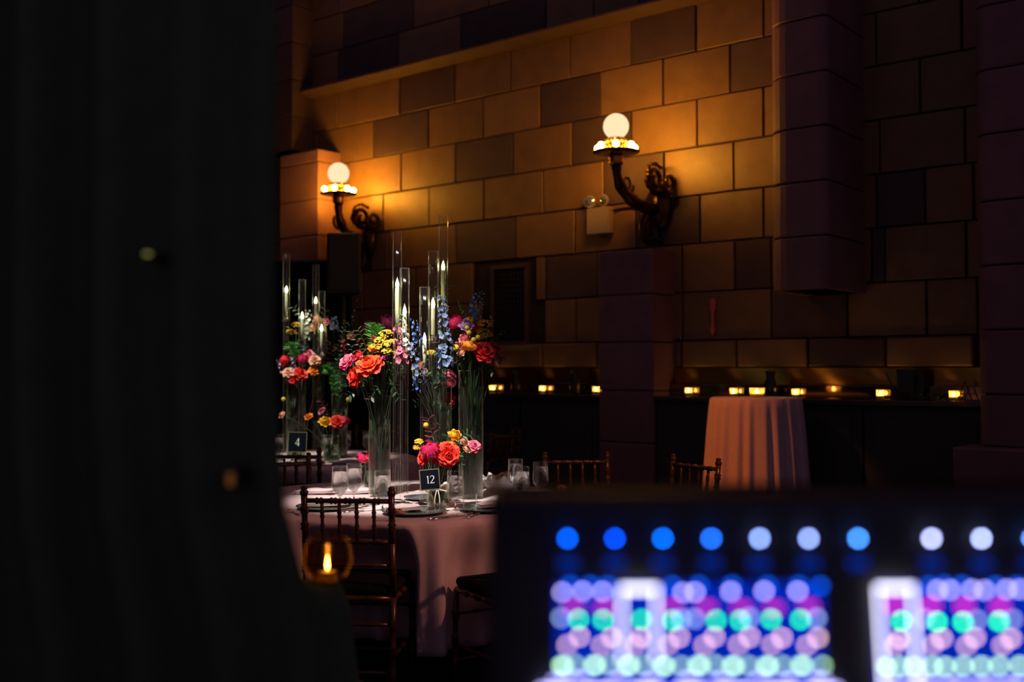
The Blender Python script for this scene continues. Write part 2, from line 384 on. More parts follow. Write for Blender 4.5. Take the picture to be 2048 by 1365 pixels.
# dark grille in the wall
gu0, gu1 = hit(986, 600)[0], hit(1060, 600)[0]; gz0, gz1 = ZR[1] - 0.02, zof(1020, 530, 0)
gr = thing('vent_grille', 'dark recessed lattice grille set in the stone wall', 'grille', wall(gu0, gz0), WANG)
GW, GH = gu1 - gu0, gz1 - gz0
obj('frame', merge(box(0, GW, -0.05, -0.0, 0, 0.05), box(0, GW, -0.05, 0, GH - .04, GH), box(0, .04, -0.045, 0, .05, GH - .04), box(GW - .04, GW, -0.045, 0, .05, GH - .04)), STONE_D, gr)
gg = []
for i in range(1, 9): gg.append(box(.04 + (GW - .08) * i / 9 - .006, .04 + (GW - .08) * i / 9 + .006, -.03, -.012, .05, GH - .04))
for i in range(1, 13): gg.append(box(.04, GW - .04, -.034, -.016, .05 + (GH - .09) * i / 13 - .006, .05 + (GH - .09) * i / 13 + .006))
tag(obj('lattice', merge(*gg), mat('black_iron', (.015, .012, .012), .6), gr), None, kind='stuff')
obj('sill', box(-0.05, GW + 0.12, -0.10, 0, -0.05, 0.0, 0.01), STONE, gr)

# ---------------------------------------------------------------- ledge (bar shelf) with polished upstand
LZ = H - 0.235; LD = 0.42
NICHE = metal_streak('brushed_brass_backing', (0.5, 0.27, 0.08), 0.22, 0.95, (-WU.x, -WU.y, 1.0))
MIRR = mat('polished_dark_panel', (0.36, 0.24, 0.14), 0.07, 1.0)
LEDGE = mat('polished_dark_wood', (0.05, 0.035, 0.03), 0.18, coat=0.4, vary=0.3, scale=8)
def ledge(label, u0, u1):
    t = thing('serving_ledge', label, 'ledge', wall(u0, 0), WANG, kind='structure')
    W = u1 - u0
    obj('shelf', box(0, W, -LD, -0.01, LZ - 0.05, LZ, 0.012), LEDGE, t)
    obj('back_panel', box(0, W, -0.045, -0.0, LZ + 0.105, ZR[0] - 0.004), NICHE, t)
    obj('upstand', box(0, W, -0.12, -0.10, LZ, LZ + 0.105, 0.004), MIRR, t)
    n = max(2, int(W / 0.9))
    for i in range(n):
        a, b = W * i / n + .01, W * (i + 1) / n - .01
        g = merge(box(a, b, -LD + .06, -LD + .12, 0.02, LZ - .05), box(a + .08, b - .08, -LD + .048, -LD + .06, 0.15, LZ - .15))
        obj('front_panel', g, BLACK, t)
    return t
ledge('dark polished serving ledge between the low and the tall pilaster', uc + 0.01, url + 0.02)
ledge('dark polished serving ledge behind the flowers, short of the low pilaster', hit(700, 780)[0], ul - 0.01)

# ================================================================ SCONCES
def sconce(label, mpx, mpy, gpx, gpy, rpx):
    u, z = hit(mpx, mpy)
    lo, hi = 0.1, 1.6
    for _ in range(40):
        a = (lo + hi) / 2; r = ray(gpx, gpy); p = wall(u, 0, a); P = Vector((0, 0, H)) + r * (p.y / r.y)
        if P.x > p.x: hi = a
        else: lo = a
    a = (lo + hi) / 2; P = Vector((0, 0, H)) + r * (wall(u, 0, a).y / r.y)
    gr_ = rpx * P.y / F; gz = P.z - z
    t = thing('bronze_sconce', label, 'sconce', wall(u, z), WANG + PI)      # local +y out of the wall
    # arm: out of the plate, dips then sweeps up to the crown
    top = gz - gr_ * .93 - .235
    pts = bez((0, 0.10, -0.02), (0, a * 1.0, -0.02), (0, a, top), 16)
    obj('arm', tube(pts, [0.062 - 0.018 * (i / 16) + 0.006 * math.sin(i * 1.3) for i in range(17)], 12), BRONZE, t, True)
    obj('wall_plate', merge(xf(lathe([(0, .0), (.12, .0), (.15, .03), (.12, .06), (.10, .10), (.0, .12)], 20), T(0, .03, 0) @ R(-PI / 2, 'X') @ S(1, 1.5, 1)),
                            box(-.05, .05, 0, .03, -.36, .36, .012)), BRONZE, t, True)
    def scroll(cx, cz, r0, turns, sgn, y, rad, a0=0.0):
        pp = []; rr = []
        n = 30
        for i in range(n + 1):
            k = i / n; an = a0 + sgn * turns * 2 * PI * k; r = r0 * (1 - 0.78 * k)
            pp.append((cx, y + r * math.cos(an), cz + r * math.sin(an))); rr.append(rad * (1 - 0.45 * k))
        return tube(pp, rr, 8)
    # acanthus scrolls: two above, one big below
    obj('scroll', scroll(-0.06, .25, .135, 1.7, 1, .20, .034, PI), BRONZE, t, True)
    obj('scroll', scroll(0.12, .20, .10, 1.5, 1, .40, .020, PI), BRONZE, t, True)
    obj('scroll', scroll(0.0, -.22, .15, 1.7, -1, .20, .036, PI / 2), BRONZE, t, True)
    obj('scroll', scroll(-0.16, .22, .11, 1.4, -1, .12, .028, 0), BRONZE, t, True)
    lf = []
    for i in range(9):
        an = -0.5 + i * 0.33
        lf.append(xf(ICO2, T(-0.06 + 0.01 * math.sin(i * 2), .20 + .150 * math.cos(an), .25 + .150 * math.sin(an)) @ R(an, 'X') @ S(.024, .018, .032)))
    for i in range(6):
        an = 2.2 + i * 0.45
        lf.append(xf(ICO2, T(0.0, .20 + .158 * math.cos(an), -.22 + .158 * math.sin(an)) @ R(an, 'X') @ S(.03, .024, .036)))
    obj('acanthus_leaves', merge(*lf), BRONZE, t, True)
    c = thing_part = obj('crown', xf(lathe([(0, 0), (.055, 0), (.07, .015), (.062, .035), (.072, .06), (.066, .085), (.05, .10), (.09, .13), (.10, .15), (.06, .165), (.045, .20), (.07, .23), (.0, .235)], 24), T(0, a, top)), GOLD, t, True)
    obj('light_baffle', xf(lathe([(.06, .105), (.14, .098), (.205, .106), (.212, .116), (.206, .118), (.14, .106), (.06, .112)], 28), T(0, a, top)), BRONZE, t, True)  # added piece, shaped to cut the bulbs' downward light on the wall
    orn = []
    for i in range(14):
        an = 2 * PI * i / 14; orn.append(ball((.098 * math.cos(an), a + .098 * math.sin(an), top + .20), (.018, .018, .026)))
        orn.append(ball((.075 * math.cos(an + .2), a + .075 * math.sin(an + .2), top + .225), .016))
    obj('beading', merge(*orn), GOLD, t, True)
    em = emis('sconce_bulb_glow', (1.0, 0.41, 0.030), 335.0)
    for i in range(7):
        an = 2 * PI * i / 7 + 0.35; cx, cyy = math.cos(an), math.sin(an)
        bl = obj('bulb', ball((cx * .168, a + cyy * .168, top + .155), .030, ICO2), em, t, True)
        obj('socket', tube([(cx * .07, a + cyy * .07, top + .14), (cx * .10, a + cyy * .10, top + .142), (cx * .133, a + cyy * .133, top + .15)], [.014, .02, .02], 10), GOLD, t, True)
    gl = emis('opal_globe_glow', (1.0, 0.76, 0.44), 1.08)
    pr = [(0.0, -gr_ * .86)] + [(gr_ * math.sin(PI - k * PI / 22), -gr_ * math.cos(k * PI / 22) * 1.0) for k in range(3, 22)] + [(0, gr_)]
    obj('globe', xf(lathe(pr, 36), T(0, a, gz)), gl, t, True)
    obj('globe_collar', xf(lathe([(.045, -.02), (.055, 0), (.05, .035), (.04, .035)], 20), T(0, a, gz - gr_ * 1.06)), GOLD, t, True)
    return t
sconce('larger bronze scroll sconce with glowing opal globe beside the hanging pilaster', 1322, 420, 1232, 253, 26)
sconce('smaller far bronze sconce with glowing globe beside the pink-lit pilaster', 742, 482, 677, 347, 21.5)

# emergency light
u, z = hit(1232, 442)
el = thing('emergency_light', 'pale twin-head emergency light box below the larger sconce', 'light fixture', wall(u, z), WANG)
W2 = 0.26
obj('housing', box(-W2, 0, -0.13, -0.03, -0.13, 0.13, 0.012), mat('cream_plastic', (0.45, 0.33, 0.24), 0.5), el)
for hx, hr in ((-0.25, 0.3), (-0.09, -0.2)):
    hd = obj('lamp_head', xf(lathe([(0, .06), (.03, .058), (.05, .03), (.062, 0), (.058, -.006), (.052, -.004)], 20), T(hx, -0.09, 0.20) @ R(hr, 'Z') @ R(-PI / 2, 'X') @ S(1, 1, 1)), MATS['cream_plastic'], el, True)
    obj('lens', xf(lathe([(.054, 0), (.03, -.012), (0, -.016)], 20), T(hx, -0.09, 0.20) @ R(hr, 'Z') @ R(-PI / 2, 'X') @ S(1, 1, 1)), mat('grey_reflector', (.6, .6, .62), .1, 0.8), hd, True)
    obj('bracket', tube([(hx, -0.08, .12), (hx, -0.075, .16)], .012, 8), MATS['cream_plastic'], el)
obj('conduit', tube([(0, -0.05, 0.10), (0.12, -0.045, 0.11), (0.42, -0.04, 0.09)], .009, 8), BRONZE, el, True)

# red reflection on the wall, built here as a solid turned form
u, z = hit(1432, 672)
o = obj('red_glint_form', xf(lathe([(0, 0), (.012, .02), (.028, .06), (.014, .09), (.012, .20), (.016, .22), (.03, .25), (.022, .27), (.034, .30), (.026, .33), (0, .335)], 16), T()), mat('dull_red_glint', (0.85, 0.14, 0.16), 0.5), None, True)
o.location = wall(u, z, 0.065); tag(o, 'slim dull-red turned form standing for a red reflection above the ledge', 'ornament')

# ================================================================ votives on the ledge
CUP = mat('frosted_votive_glass', (0.85, 0.72, 0.35), 0.35, trans=0.8)
_nt = CUP.node_tree; _o = [x for x in _nt.nodes if x.type == 'OUTPUT_MATERIAL'][0]; _s = _o.inputs[0].links[0].from_socket
_t3, _m3 = nd(_nt, 'ShaderNodeBsdfTransparent'), nd(_nt, 'ShaderNodeMixShader'); _m3.inputs[0].default_value = .42
_nt.links.new(_s, _m3.inputs[1]); _nt.links.new(_t3.outputs[0], _m3.inputs[2]); _nt.links.new(_m3.outputs[0], _o.inputs[0])
WAX = mat('warm_wax', (0.85, 0.75, 0.45), 0.5, trans=0.4)
def votive(label, loc, r=0.034, h=0.075, group='glass votive candles along the ledge', fl_r=0.0085):
    t = thing('votive_candle', label, 'candle', loc, 0, group)
    obj('glass_cup', lathe([(0, 0), (r * .82, 0), (r * .9, .004), (r, h), (r * .93, h), (r * .83, .008), (0, .008)], 20), CUP, t, True)
    obj('wax', lathe([(0, .009), (r * .80, .009), (r * .84, h * .38), (0, h * .38)], 16), WAX, t, True)
    obj('flame', xf(lathe([(0, 0), (fl_r * .8, .006), (fl_r, .011), (fl_r * .6, .022), (0, .034)], 10), T(0, 0, h * .42)), FLAME_O, t, True)
    return t
def on_ledge(px, d): u = hit(px, 785, d)[0]; return wall(u, LZ, d)
vl = [(985, 'votive on the ledge close behind the right-hand flower vase'), (1085, 'votive on the ledge midway between flowers and low pilaster'), (1192, 'votive tucked against the near side of the low pilaster'),
      (1377, 'votive on the ledge just past the low pilaster'), (1467, 'votive on the ledge partly behind the draped cocktail table candle'), (1591, 'votive on the ledge above the right edge of the cocktail table'),
      (1761, 'votive on the ledge beside the dark propped frames'), (1907, 'last votive on the ledge next to the tall pilaster')]
for px, lb in vl: votive(lb, on_ledge(px, 0.185))
# dark things on the ledge
def ledge_vase(px, label):
    o = obj('dark_vase', xf(lathe([(0, 0), (.045, 0), (.055, .02), (.05, .12), (.035, .17), (.045, .225), (.04, .225), (.0, .16)], 20), T()), mat('black_glazed_ceramic', (.03, .025, .025), .15), None, True)
    o.location = on_ledge(px, 0.24); tag(o, label, 'vase')
ledge_vase(1150, 'dark glazed vase on the ledge left of the low pilaster'); ledge_vase(1541, 'dark glazed vase on the ledge behind the cocktail table'); ledge_vase(1032, 'dark glazed vase on the ledge nearest the flowers')
t = thing('picture_frame', 'dark propped frame with slanted easel leg on the ledge', 'frame', on_ledge(1812, 0.26), WANG)
obj('panel', xf(box(-.06, .06, -.008, .0, 0.06, .24, .003), R(0.12, 'X')), BLACK, t)
obj('easel_leg', tube([(-.16, .02, .21), (-.09, .01, .06), (-.07, 0, 0.008)], .006, 6), BLACK, t)
obj('easel_leg', tube([(-.05, .0, .10), (-.055, 0, 0.006)], .006, 6), BLACK, t)
obj('easel_leg', tube([(.03, .0, .10), (.05, 0, 0.006)], .006, 6), BLACK, t)
t = thing('picture_frame', 'second dark frame leaning behind the easel frame on the ledge', 'frame', on_ledge(1834, 0.20), WANG)
obj('panel', box(-.05, .05, -.01, .0, .055, .232, .003), BLACK, t); obj('foot', box(-.04, .04, -.05, .03, 0, .055, .01), BLACK, t)
t = thing('greenery_garland', 'dark strewn garland of leaves lying under the propped frames', 'garland', on_ledge(1830, 0.32), WANG)
for i in range(22):
    x = rnd.uniform(-.2, .16)
    obj('leaf', xf(ICO1, T(x, rnd.uniform(-.05, .05), .012 + rnd.uniform(0, .02)) @ R(rnd.uniform(0, 6), 'Z') @ R(rnd.uniform(-.5, .5), 'Y') @ S(.035, .014, .004)), GREEN_D, t, True)
t = thing('easel_stand', 'thin dark wire easel by the last votive', 'stand', on_ledge(1944, 0.20), WANG)
obj('leg', tube([(0, 0, .005), (-.05, 0, .15)], .005, 6), BLACK, t); obj('leg', tube([(-.05, 0, .15), (-.10, 0, .005)], .005, 6), BLACK, t); obj('rail', tube([(-.09, 0, .05), (-.012, 0, .05)], .004, 6), BLACK, t)

# ================================================================ black speaker and drape at the left
JET = mat('jet_black_plastic', (.018, .018, .02), .6)
t = thing('loudspeaker', 'black loudspeaker on a pole before the far sconce', 'speaker', at(686, 1000, 10.6).xy.to_3d(), 0.15)
zt, zb = at(686, 470, 10.6).z, at(686, 590, 10.6).z
g = box(-.17, .17, -.17, .17, zb, zt, .02); g = ([(x * (1 - .25 * (y + .17) / .34), y, z) for x, y, z in g[0]], g[1])
obj('cabinet', g, JET, t); obj('grille', box(-.15, .15, -.182, -.17, zb + .03, zt - .03, .004), mat('black_mesh', (.015, .015, .016), .7), t)
obj('pole', tube([(0, 0, .25), (0, 0, zb)], .018, 12), BLACK, t)
for i in range(3): an = 2 * PI * i / 3 + .4; obj('tripod_leg', tube([(0, 0, .75), (.5 * math.cos(an), .5 * math.sin(an), .015)], .013, 8), BLACK, t)
def drape(label, x0, x1, Y, z0, z1, nf, amp, m, flare=0.0, name='black_curtain', th=0.01):
    nx = nf * 10; nz = 14; v = []
    for side in (0, 1):
        for j in range(nz + 1):
            zz = z0 + (z1 - z0) * j / nz
            k = 1 - min(1.0, max(0, (zz - 0.95) / 0.42)); k = k * k * (3 - 2 * k)
            for i in range(nx + 1):
                s = i / nx; x = x0 + (x1 - x0) * s + flare * k * s
                v.append((x, Y + amp * math.sin(2 * PI * nf * s + .6 * math.sin(5 * s)) * (0.7 + 0.3 * math.sin(zz * 1.5 + 9 * s)) + side * th, zz))
    N = (nx + 1) * (nz + 1); f = []
    for j in range(nz):
        for i in range(nx):
            a = j * (nx + 1) + i; f.append((a, a + 1, a + nx + 2, a + nx + 1)); b = a + N; f.append((b, b + nx + 1, b + nx + 2, b + 1))
    for j in range(nz):
        for i in (0, nx): a = j * (nx + 1) + i; f.append((a, a + nx + 1, a + nx + 1 + N, a + N))
    for i in range(nx): a = nz * (nx + 1) + i; f.append((a, a + 1, a + 1 + N, a + N)); f.append((i, i + 1, i + 1 + N, i + N))
    c = sum((Vector(p) for p in v), Vector()) / len(v); base = Vector((c.x, c.y, z0))
    t = thing(name, label, 'curtain', base)
    obj('cloth', ([Vector(p) - base for p in v], f), m, t, True)
    obj('top_rod', tube([(x0 - base.x - .05, Y - base.y, z1 - z0), (x1 - base.x + .0, Y - base.y, z1 - z0)], .018, 10), BLACK, t)
    return t
drape('black pleated drape hung below the pink-lit pilaster', at(420, 600, 10.9).x, at(704, 600, 10.9).x, 10.9, 0.01, at(600, 523, 10.9).z, 12, 0.04, mat('deep_black_velvet', (.014, .014, .016), 1.0, spec=0.0))
fg = drape('out-of-focus black pleated curtain close to the viewer, filling the near side', -1.35, (548 - CX) / F * 1.55, 1.55, 0.01, 2.9, 9, 0.035, BLACKCLOTH, flare=0.085)
def pilot(name, px, py, Y, rx, rz_, col, s, label):
    p = at(px, py, Y); t = thing(name, label, 'lamp', p)
    obj('housing', box(-rx - .004, rx + .004, 0.004, .085, -rz_ - .004, rz_ + .004, .003), BLACK, t)
    obj('lens', box(-rx, rx, -0.002, .006, -rz_, rz_, .002), emis(name + '_glow_%d' % px, col, s), t)
pilot('indicator_lamp', 294, 508, 1.49, .0045, .002, (0.8, 0.75, 0.2), 0.33, 'small greenish-yellow pilot light on the near black curtain')
pilot('indicator_lamp', 460, 960, 1.49, .004, .009, (0.8, 0.30, 0.05), 0.12, 'faint upright amber pilot light low on the near black curtain')

# ================================================================ CHAIRS
def bam(a, b, r, knots=3, n=8, end=0.0):
    a, b = Vector(a), Vector(b); L = (b - a).length; pts = []; rr = []
    ks = [(i + 1) / (knots + 1) for i in range(knots)]
    st = [(0, 1)]
    for k in ks: e = .009 / L; st += [(k - 2 * e, .92), (k - e, 1.35), (k, .95), (k + e, 1.35), (k + 2 * e, .92)]
    st += [(1, 1)]
    for s_, q in st: pts.append(a.lerp(b, s_)); rr.append(r * q)
    return tube(pts, rr, n)
CH = {}
def chair(loc, rz, label, group='gold-brown bamboo-style banquet chairs'):
    if 'p' in CH: return dup(CH['p'], loc, rz, label, group)
    t = thing('banquet_chair', label, 'chair', loc, rz, group); CH['p'] = t; t.scale = (1, 1, 1.027)      # faces +y, back at y=0
    for s in (-1, 1):
        x = s * .192; lean = lambda z: -0.055 * max(0, (z - .45)) / .45
        pts = [(x * 1.02, -.03, 0), (x, 0, .45), (x, lean(.68), .68), (x, lean(.89), .885)]
        gs = [bam(pts[0], pts[1], .015, 3), bam(pts[1], pts[2], .0155, 1), bam(pts[2], pts[3], .0150, 2),
              xf(lathe([(.013, 0), (.019, .008), (.019, .02), (.012, .026), (.017, .035), (.010, .042), (0, .044)], 10), T(x, lean(.89), .878))]
        obj('back_post', merge(*gs), WOOD, t, True)
        obj('front_leg', merge(bam((s * .21, .39, 0), (s * .205, .38, .44), .0145, 3)), WOOD, t, True)
    ly = lambda z: -0.055 * max(0, (z - .45)) / .45
    for z, k, r in ((.858, 5, .0115), (.684, 5, .010), (.583, 3, .0085)):
        obj('back_rail', bam((-.19, ly(z), z), (.19, ly(z), z), r, k), WOOD, t, True)
    for i in range(4):
        x = -.19 + .38 * (i + 1) / 5; obj('spindle', bam((x, ly(.684), .684), (x, ly(.858), .858), .0085, 2), WOOD, t, True)
    obj('seat_frame', merge(bam((-.195, .0, .44), (.195, .0, .44), .014, 3), bam((-.205, .38, .44), (.205, .38, .44), .014, 3), bam((-.195, 0, .44), (-.205, .38, .44), .013, 3), bam((.195, 0, .44), (.205, .38, .44), .013, 3), box(-.19, .19, .01, .37, .435, .45)), WOOD, t, True)
    obj('seat_cushion', box(-.205, .205, -.01, .40, .45, .495, .02), mat('black_cushion_fabric', (.010, .010, .011), 1.0, spec=.1), t, True)
    for z in (.333, .13): obj('stretcher', bam((-.195, -.01, z), (.195, -.01, z), .008, 3), WOOD, t, True); obj('stretcher', bam((-.207, .385, z), (.207, .385, z), .008, 3), WOOD, t, True)
    for s in (-1, 1):
        obj('stretcher', bam((s * .197, -.01, .20), (s * .207, .385, .20), .008, 3), WOOD, t, True)
    return t
CHAIRS = []
def near_chair(px, rail_s, rz, label):
    CHAIRS.append((((px - CX) / rail_s, F / rail_s), rz))   # px of the back's middle and pixels per metre there
    return chair(((px - CX) / rail_s, F / rail_s, 0), rz, label)
near_chair(702, 455, -0.08, 'chair with its back to the viewer drawn up to table 12')
near_chair(1154, 327, PI + 0.06, 'chair seen square-on across table 12, behind the water glasses')
near_chair(1376, 342, PI - 1.0, 'angled chair standing alone near the draped cocktail table')
near_chair(566, 335, PI + 0.62, 'chair on the far side of table 12 half hidden by the curtain')
near_chair(584, 303, 0.0, 'chair pushed up to table 4 with its back to the viewer')
near_chair(983, 234, PI - 0.75, 'farther angled chair behind the right-hand flower vase')
near_chair(1001, 238, 0.9, 'rearmost chair whose post shows beyond the flower vase')
near_chair(755, 217, PI + 0.1, 'chair on the far side of table 4 behind the glass vases')
CHAIRS.append(((0.12, 4.58), 0.55)); chair((0.12, 4.58, 0), 0.55, 'chair turned toward table 12 behind the console, seat showing')

# ================================================================ TABLES
def cloth(name, label, c, Rr, ztop, drop, nf, amp, m, flare=0.0, seed=1, group=None):
    n = 360; rg = random.Random(seed); ph = rg.uniform(0, 6); v = []; f = []
    def fold(th): return (math.sin(nf * th + ph + .8 * math.sin(3 * th)) * .6 + math.sin(nf * 1.618 * th + 1.3 * ph) * .25 + .25 * math.sin(5 * th + ph))
    rows = []
    prof = [(Rr * k / 6, 0, 0) for k in range(1, 6)] + [(Rr - .012, 0, 0), (Rr - .003, -.004, 0), (Rr + .001, -.014, .02)] + [(Rr + .002, -drop * (k / 16) ** 1.0, k / 16) for k in range(1, 17)]
    v.append((0, 0, ztop)); 
    for r, dz, k in prof:
        rows.append(len(v))
        for i in range(n):
            th = 2 * PI * i / n; fo = fold(th)
            rr = r + flare * k
            zz = ztop + dz + (0.0 if k < 1 else .01 * fo)
            q = Vector((rr * math.cos(th), rr * math.sin(th)))
            if k > 0:
                q *= 1 + amp * (k ** .45) * (fo + .75) / max(q.length, .1)
                for (cx_, cy_), crz in CHAIRS:      # the skirt gives way to seats pushed under it
                    dx, dy = q.x + c[0] - cx_, q.y + c[1] - cy_
                    lx, ly = dx * math.cos(crz) + dy * math.sin(crz), -dx * math.sin(crz) + dy * math.cos(crz)
                    if abs(lx) < .28 and -.1 < ly < .41:
                        w_ = min(1, (.28 - abs(lx)) / .07) * min(1, k / .38)
                        w_ = w_ * w_ * (3 - 2 * w_); q += Vector((-math.sin(crz), math.cos(crz))) * (.46 - ly) * w_ + q.normalized() * amp * .7 * w_ * k ** .4 * math.sin(nf * th + ph)
            v.append((q.x, q.y, zz))
    for i in range(n): f.append((0, rows[0] + i, rows[0] + (i + 1) % n))
    for a, b in zip(rows, rows[1:]):
        for i in range(n): j = (i + 1) % n; f.append((a + i, b + i, b + j, a + j))
    o = obj(name, (v, f), m, None, True); o.location = (c[0], c[1], 0); tag(o, label, 'tablecloth', group)
    md = o.modifiers.new('thickness', 'SOLIDIFY'); md.thickness = 0.003; md.offset = -1
    return o
def round_table(label, c, Rr, z):
    t = thing('round_table', label, 'table', (c[0], c[1], 0))
    obj('table_top', lathe([(0, z - .035), (Rr - .03, z - .035), (Rr - .022, z - .02), (Rr - .03, z - .006), (0, z - .006)], 64), mat('plywood', (.4, .28, .16), .6), t)
    for i in range(4):
        an = PI / 4 + i * PI / 2; x, y = .5 * Rr * math.cos(an), .5 * Rr * math.sin(an)
        obj('leg', tube([(x, y, 0.0), (x, y, z - .035)], .016, 10), BLACK, t)
TZ = 0.76
C12 = (-0.62, 5.68); C4 = (-1.66, 8.20)
round_table('folding round table nearest the viewer, hidden by its cloth', C12, 0.915, TZ); cloth('tablecloth', 'blush cloth with deep folds on table 12', C12, 0.918, TZ, .60, 31, .055, LINEN, .0, 3)
round_table('farther folding round table behind the curtain edge, hidden by its cloth', C4, 0.915, TZ); cloth('tablecloth', 'blush cloth on the farther table 4', C4, 0.918, TZ, .60, 28, .035, LINEN, .0, 8)
# cocktail table
ct = at(1511, 795, 8.35); CTZ = ct.z
t = thing('cocktail_table', 'slender pedestal high table under the floor-length cloth', 'table', (ct.x, ct.y, 0))
RCT = 88 * 8.35 / F
obj('table_top', lathe([(0, CTZ - .03), (RCT - .02, CTZ - .03), (RCT - .02, CTZ - .006), (0, CTZ - .006)], 48), MATS['plywood'], t)
obj('pedestal', tube([(0, 0, .03), (0, 0, CTZ - .03)], .03, 12), BLACK, t); obj('base', lathe([(0, 0), (.24, 0), (.24, .012), (.04, .03), (0, .03)], 32), BLACK, t)
cloth('tablecloth', 'floor-length amber-lit cloth draping the tall cocktail table', (ct.x, ct.y), RCT, CTZ, CTZ - .03, 21, .030, LINEN, .06, 5)
votive('wide bright glass candle on the draped cocktail table', (ct.x + 0.0, ct.y - .05, CTZ + .001), .062, .075, None, .013)

# ================================================================ GLASSWARE
def goblet(label, loc, rot=0, fill=0.62, group='stemmed water goblets'):
    t = thing('water_goblet', label, 'glass', loc, rot, group)
    obj('foot', lathe([(0, 0), (.036, 0), (.037, .002), (.012, .006), (.005, .012), (0, .012)], 28), GLASS, t, True)
    obj('stem', lathe([(0, .010), (.005, .012), (.0035, .025), (.006, .039), (0, .040)], 14), SGLASS, t, True)
    obj('bowl', lathe([(0, .038), (.007, .040), (.026, .062), (.0395, .082), (.0430, .098), (.0385, .195), (.0378, .196), (.0371, .195), (.0415, .098), (.038, .083), (.025, .064), (.006, .043), (0, .042)], 32), GLASS, t, True)
    zz = .042 + .205 * fill
    obj('water', lathe([(0, .044), (.0055, .0445), (.0245, .0650), (.0375, .0845), (.0408, .0985), (.0385, zz), (0, zz)], 32), WATER_LIT, t, True)
    return t
for px, py, s, lb in ((681, 936, 392, 'goblet behind the near chair rail, beside its twin at the left'), (709, 930, 380, 'goblet half behind another just left of the tall vase'), (766, 944, 408, 'clear full goblet in front of the tall left vase'),
                      (911, 944, 408, 'goblet standing beside the number 12 card'), (1043, 937, 392, 'brightest of the goblets grouped by the bread basket'), (1081, 927, 373, 'goblet at the far right edge of table 12'), (1031, 921, 362, 'rear goblet in the group by the bread basket')):
    goblet(lb, ((px - CX) / s, F / s, TZ + .001))
for px, s, lb in ((655, 262, 'goblet on table 4 below its orange blooms'), (557, 262, 'goblet on table 4 against the curtain edge'), (737, 250, 'goblet at the outer edge of table 4'), (692, 248, 'goblet on table 4 behind the low flowers')):
    goblet(lb, ((px - CX) / s, F / s, TZ + .001), group='goblets on table 4')
def vase(label, loc, r, h, fillz, name='cylinder_vase', sx=1.0):
    t = thing(name, label, 'vase', loc)
    obj('glass_wall', lathe([(0, 0), (r * .97, 0), (r, .006), (r, h - .004), (r - .0015, h), (r - .003, h - .004), (r - .003, .012), (0, .012)], 40), GLASS, t, True)
    obj('water', lathe([(0, .013), (r - .0045, .013), (r - .0045, fillz), (0, fillz)], 40), WATER, t, True)
    return t
VL = Vector(((760 - CX) / 366, 2100 / 366, TZ + .001)); VR = Vector(((942 - CX) / 372, 2100 / 372, TZ + .001)); VS = Vector(((877 - CX) / 398, 2100 / 398, TZ + .001))
vase('tall glass cylinder of water under the coral roses', VL, .060, .545, .415)
vase('tall glass cylinder of water under the red and orange flowers', VR, .066, .685, .60)
def bubble_vase(label, loc, sc_=1.0):
    t = thing('bud_vase', label, 'vase', loc)
    pr = [(.052, 0), (.058, .01), (.056, .06), (.048, .12), (.050, .165), (.054, .185)]
    pr = [(a * sc_, b * sc_) for a, b in pr]
    obj('glass_wall', lathe([(0, 0)] + pr + [(a - .003, b) for a, b in reversed(pr[1:])] + [(0, .009)], 32), GLASS, t, True)
    obj('water', lathe([(0, .010)] + [(pr[1][0] - .005, .011), (pr[2][0] - .005, pr[2][1]), (pr[3][0] - .005, pr[3][1]), (0, pr[3][1])], 32), WATER, t, True)
bubble_vase('short flared glass vase behind the number 12 card', VS)
t = thing('tumbler', 'low clear glass tumbler beside the right cylinder vase', 'glass', ((940 - CX) / 400, 2100 / 400, TZ + .001))
obj('glass_wall', lathe([(0, 0), (.034, 0), (.037, .07), (.035, .07), (.032, .008), (0, .008)], 28), GLASS, t, True)

def holder(label, cl, base, r, ztube0, ztube1, cz0, flame_z, led='ivory'):
    """glass pedestal with a tall sleeve; the taper candle stands in it as a thing of its own"""
    t = thing('candle_holder', label, 'candle holder', base)
    b = base.z; z0, z1 = ztube0 - b, ztube1 - b
    obj('base', lathe([(0, 0), (.045, 0), (.047, .006), (.024, .016), (0, .018)], 28), SGLASS, t, True)
    cr = r * 0.86
    def fl(prof, n, nf, am):
        v, f = lathe(prof, n); return [(x * (1 + am * math.cos(nf * math.atan2(y, x))), y * (1 + am * math.cos(nf * math.atan2(y, x))), z) for x, y, z in v], f
    obj('pedestal', fl([(cr, .017), (cr * .9, z0 * .5), (cr * .95, z0 - .014)], 72, 9, .10), GLASS, t, True)
    obj('pedestal_core', lathe([(0, .018), (cr * .45, .019), (cr * .40, z0 * .5), (cr * .42, z0 - .016), (0, z0 - .015)], 16), GLASS, t, True)
    obj('pan', lathe([(0, z0 - .014), (r * 1.25, z0 - .012), (r * 1.3, z0 - .004), (0, z0 - .002)], 24), SGLASS, t, True)
    cs = cz0 - b
    obj('candle_cup', lathe([(0, z0 - .002), (r * .72, z0), (r * .72, z0 + .03), (r * .55, z0 + .03), (r * .5, z0 + .004), (0, z0 + .004)], 18), SGLASS, t, True)
    obj('sleeve', lathe([(r, z0), (r, z1), (r - .0015, z1 + .001), (r - .0028, z1), (r - .0028, z0)], 28), GLASS, t, True)
    c = thing('taper_candle', cl, 'candle', (base.x, base.y, b + z0 + .006))
    ch = flame_z - (b + z0 + .006)
    obj('wax', lathe([(0, 0), (.0115, 0), (.0115, ch - .052), (.009, ch - .046), (0, ch - .044)], 16), IVORY, c, True)
    obj('flame', xf(lathe([(0, 0), (.006, .003), (.0095, .015), (.0085, .028), (.004, .042), (0, .052)], 14), T(0, 0, ch - .050)), FLAME_W, c, True)
def zat(px, py, Y): return at(px, py, Y).z
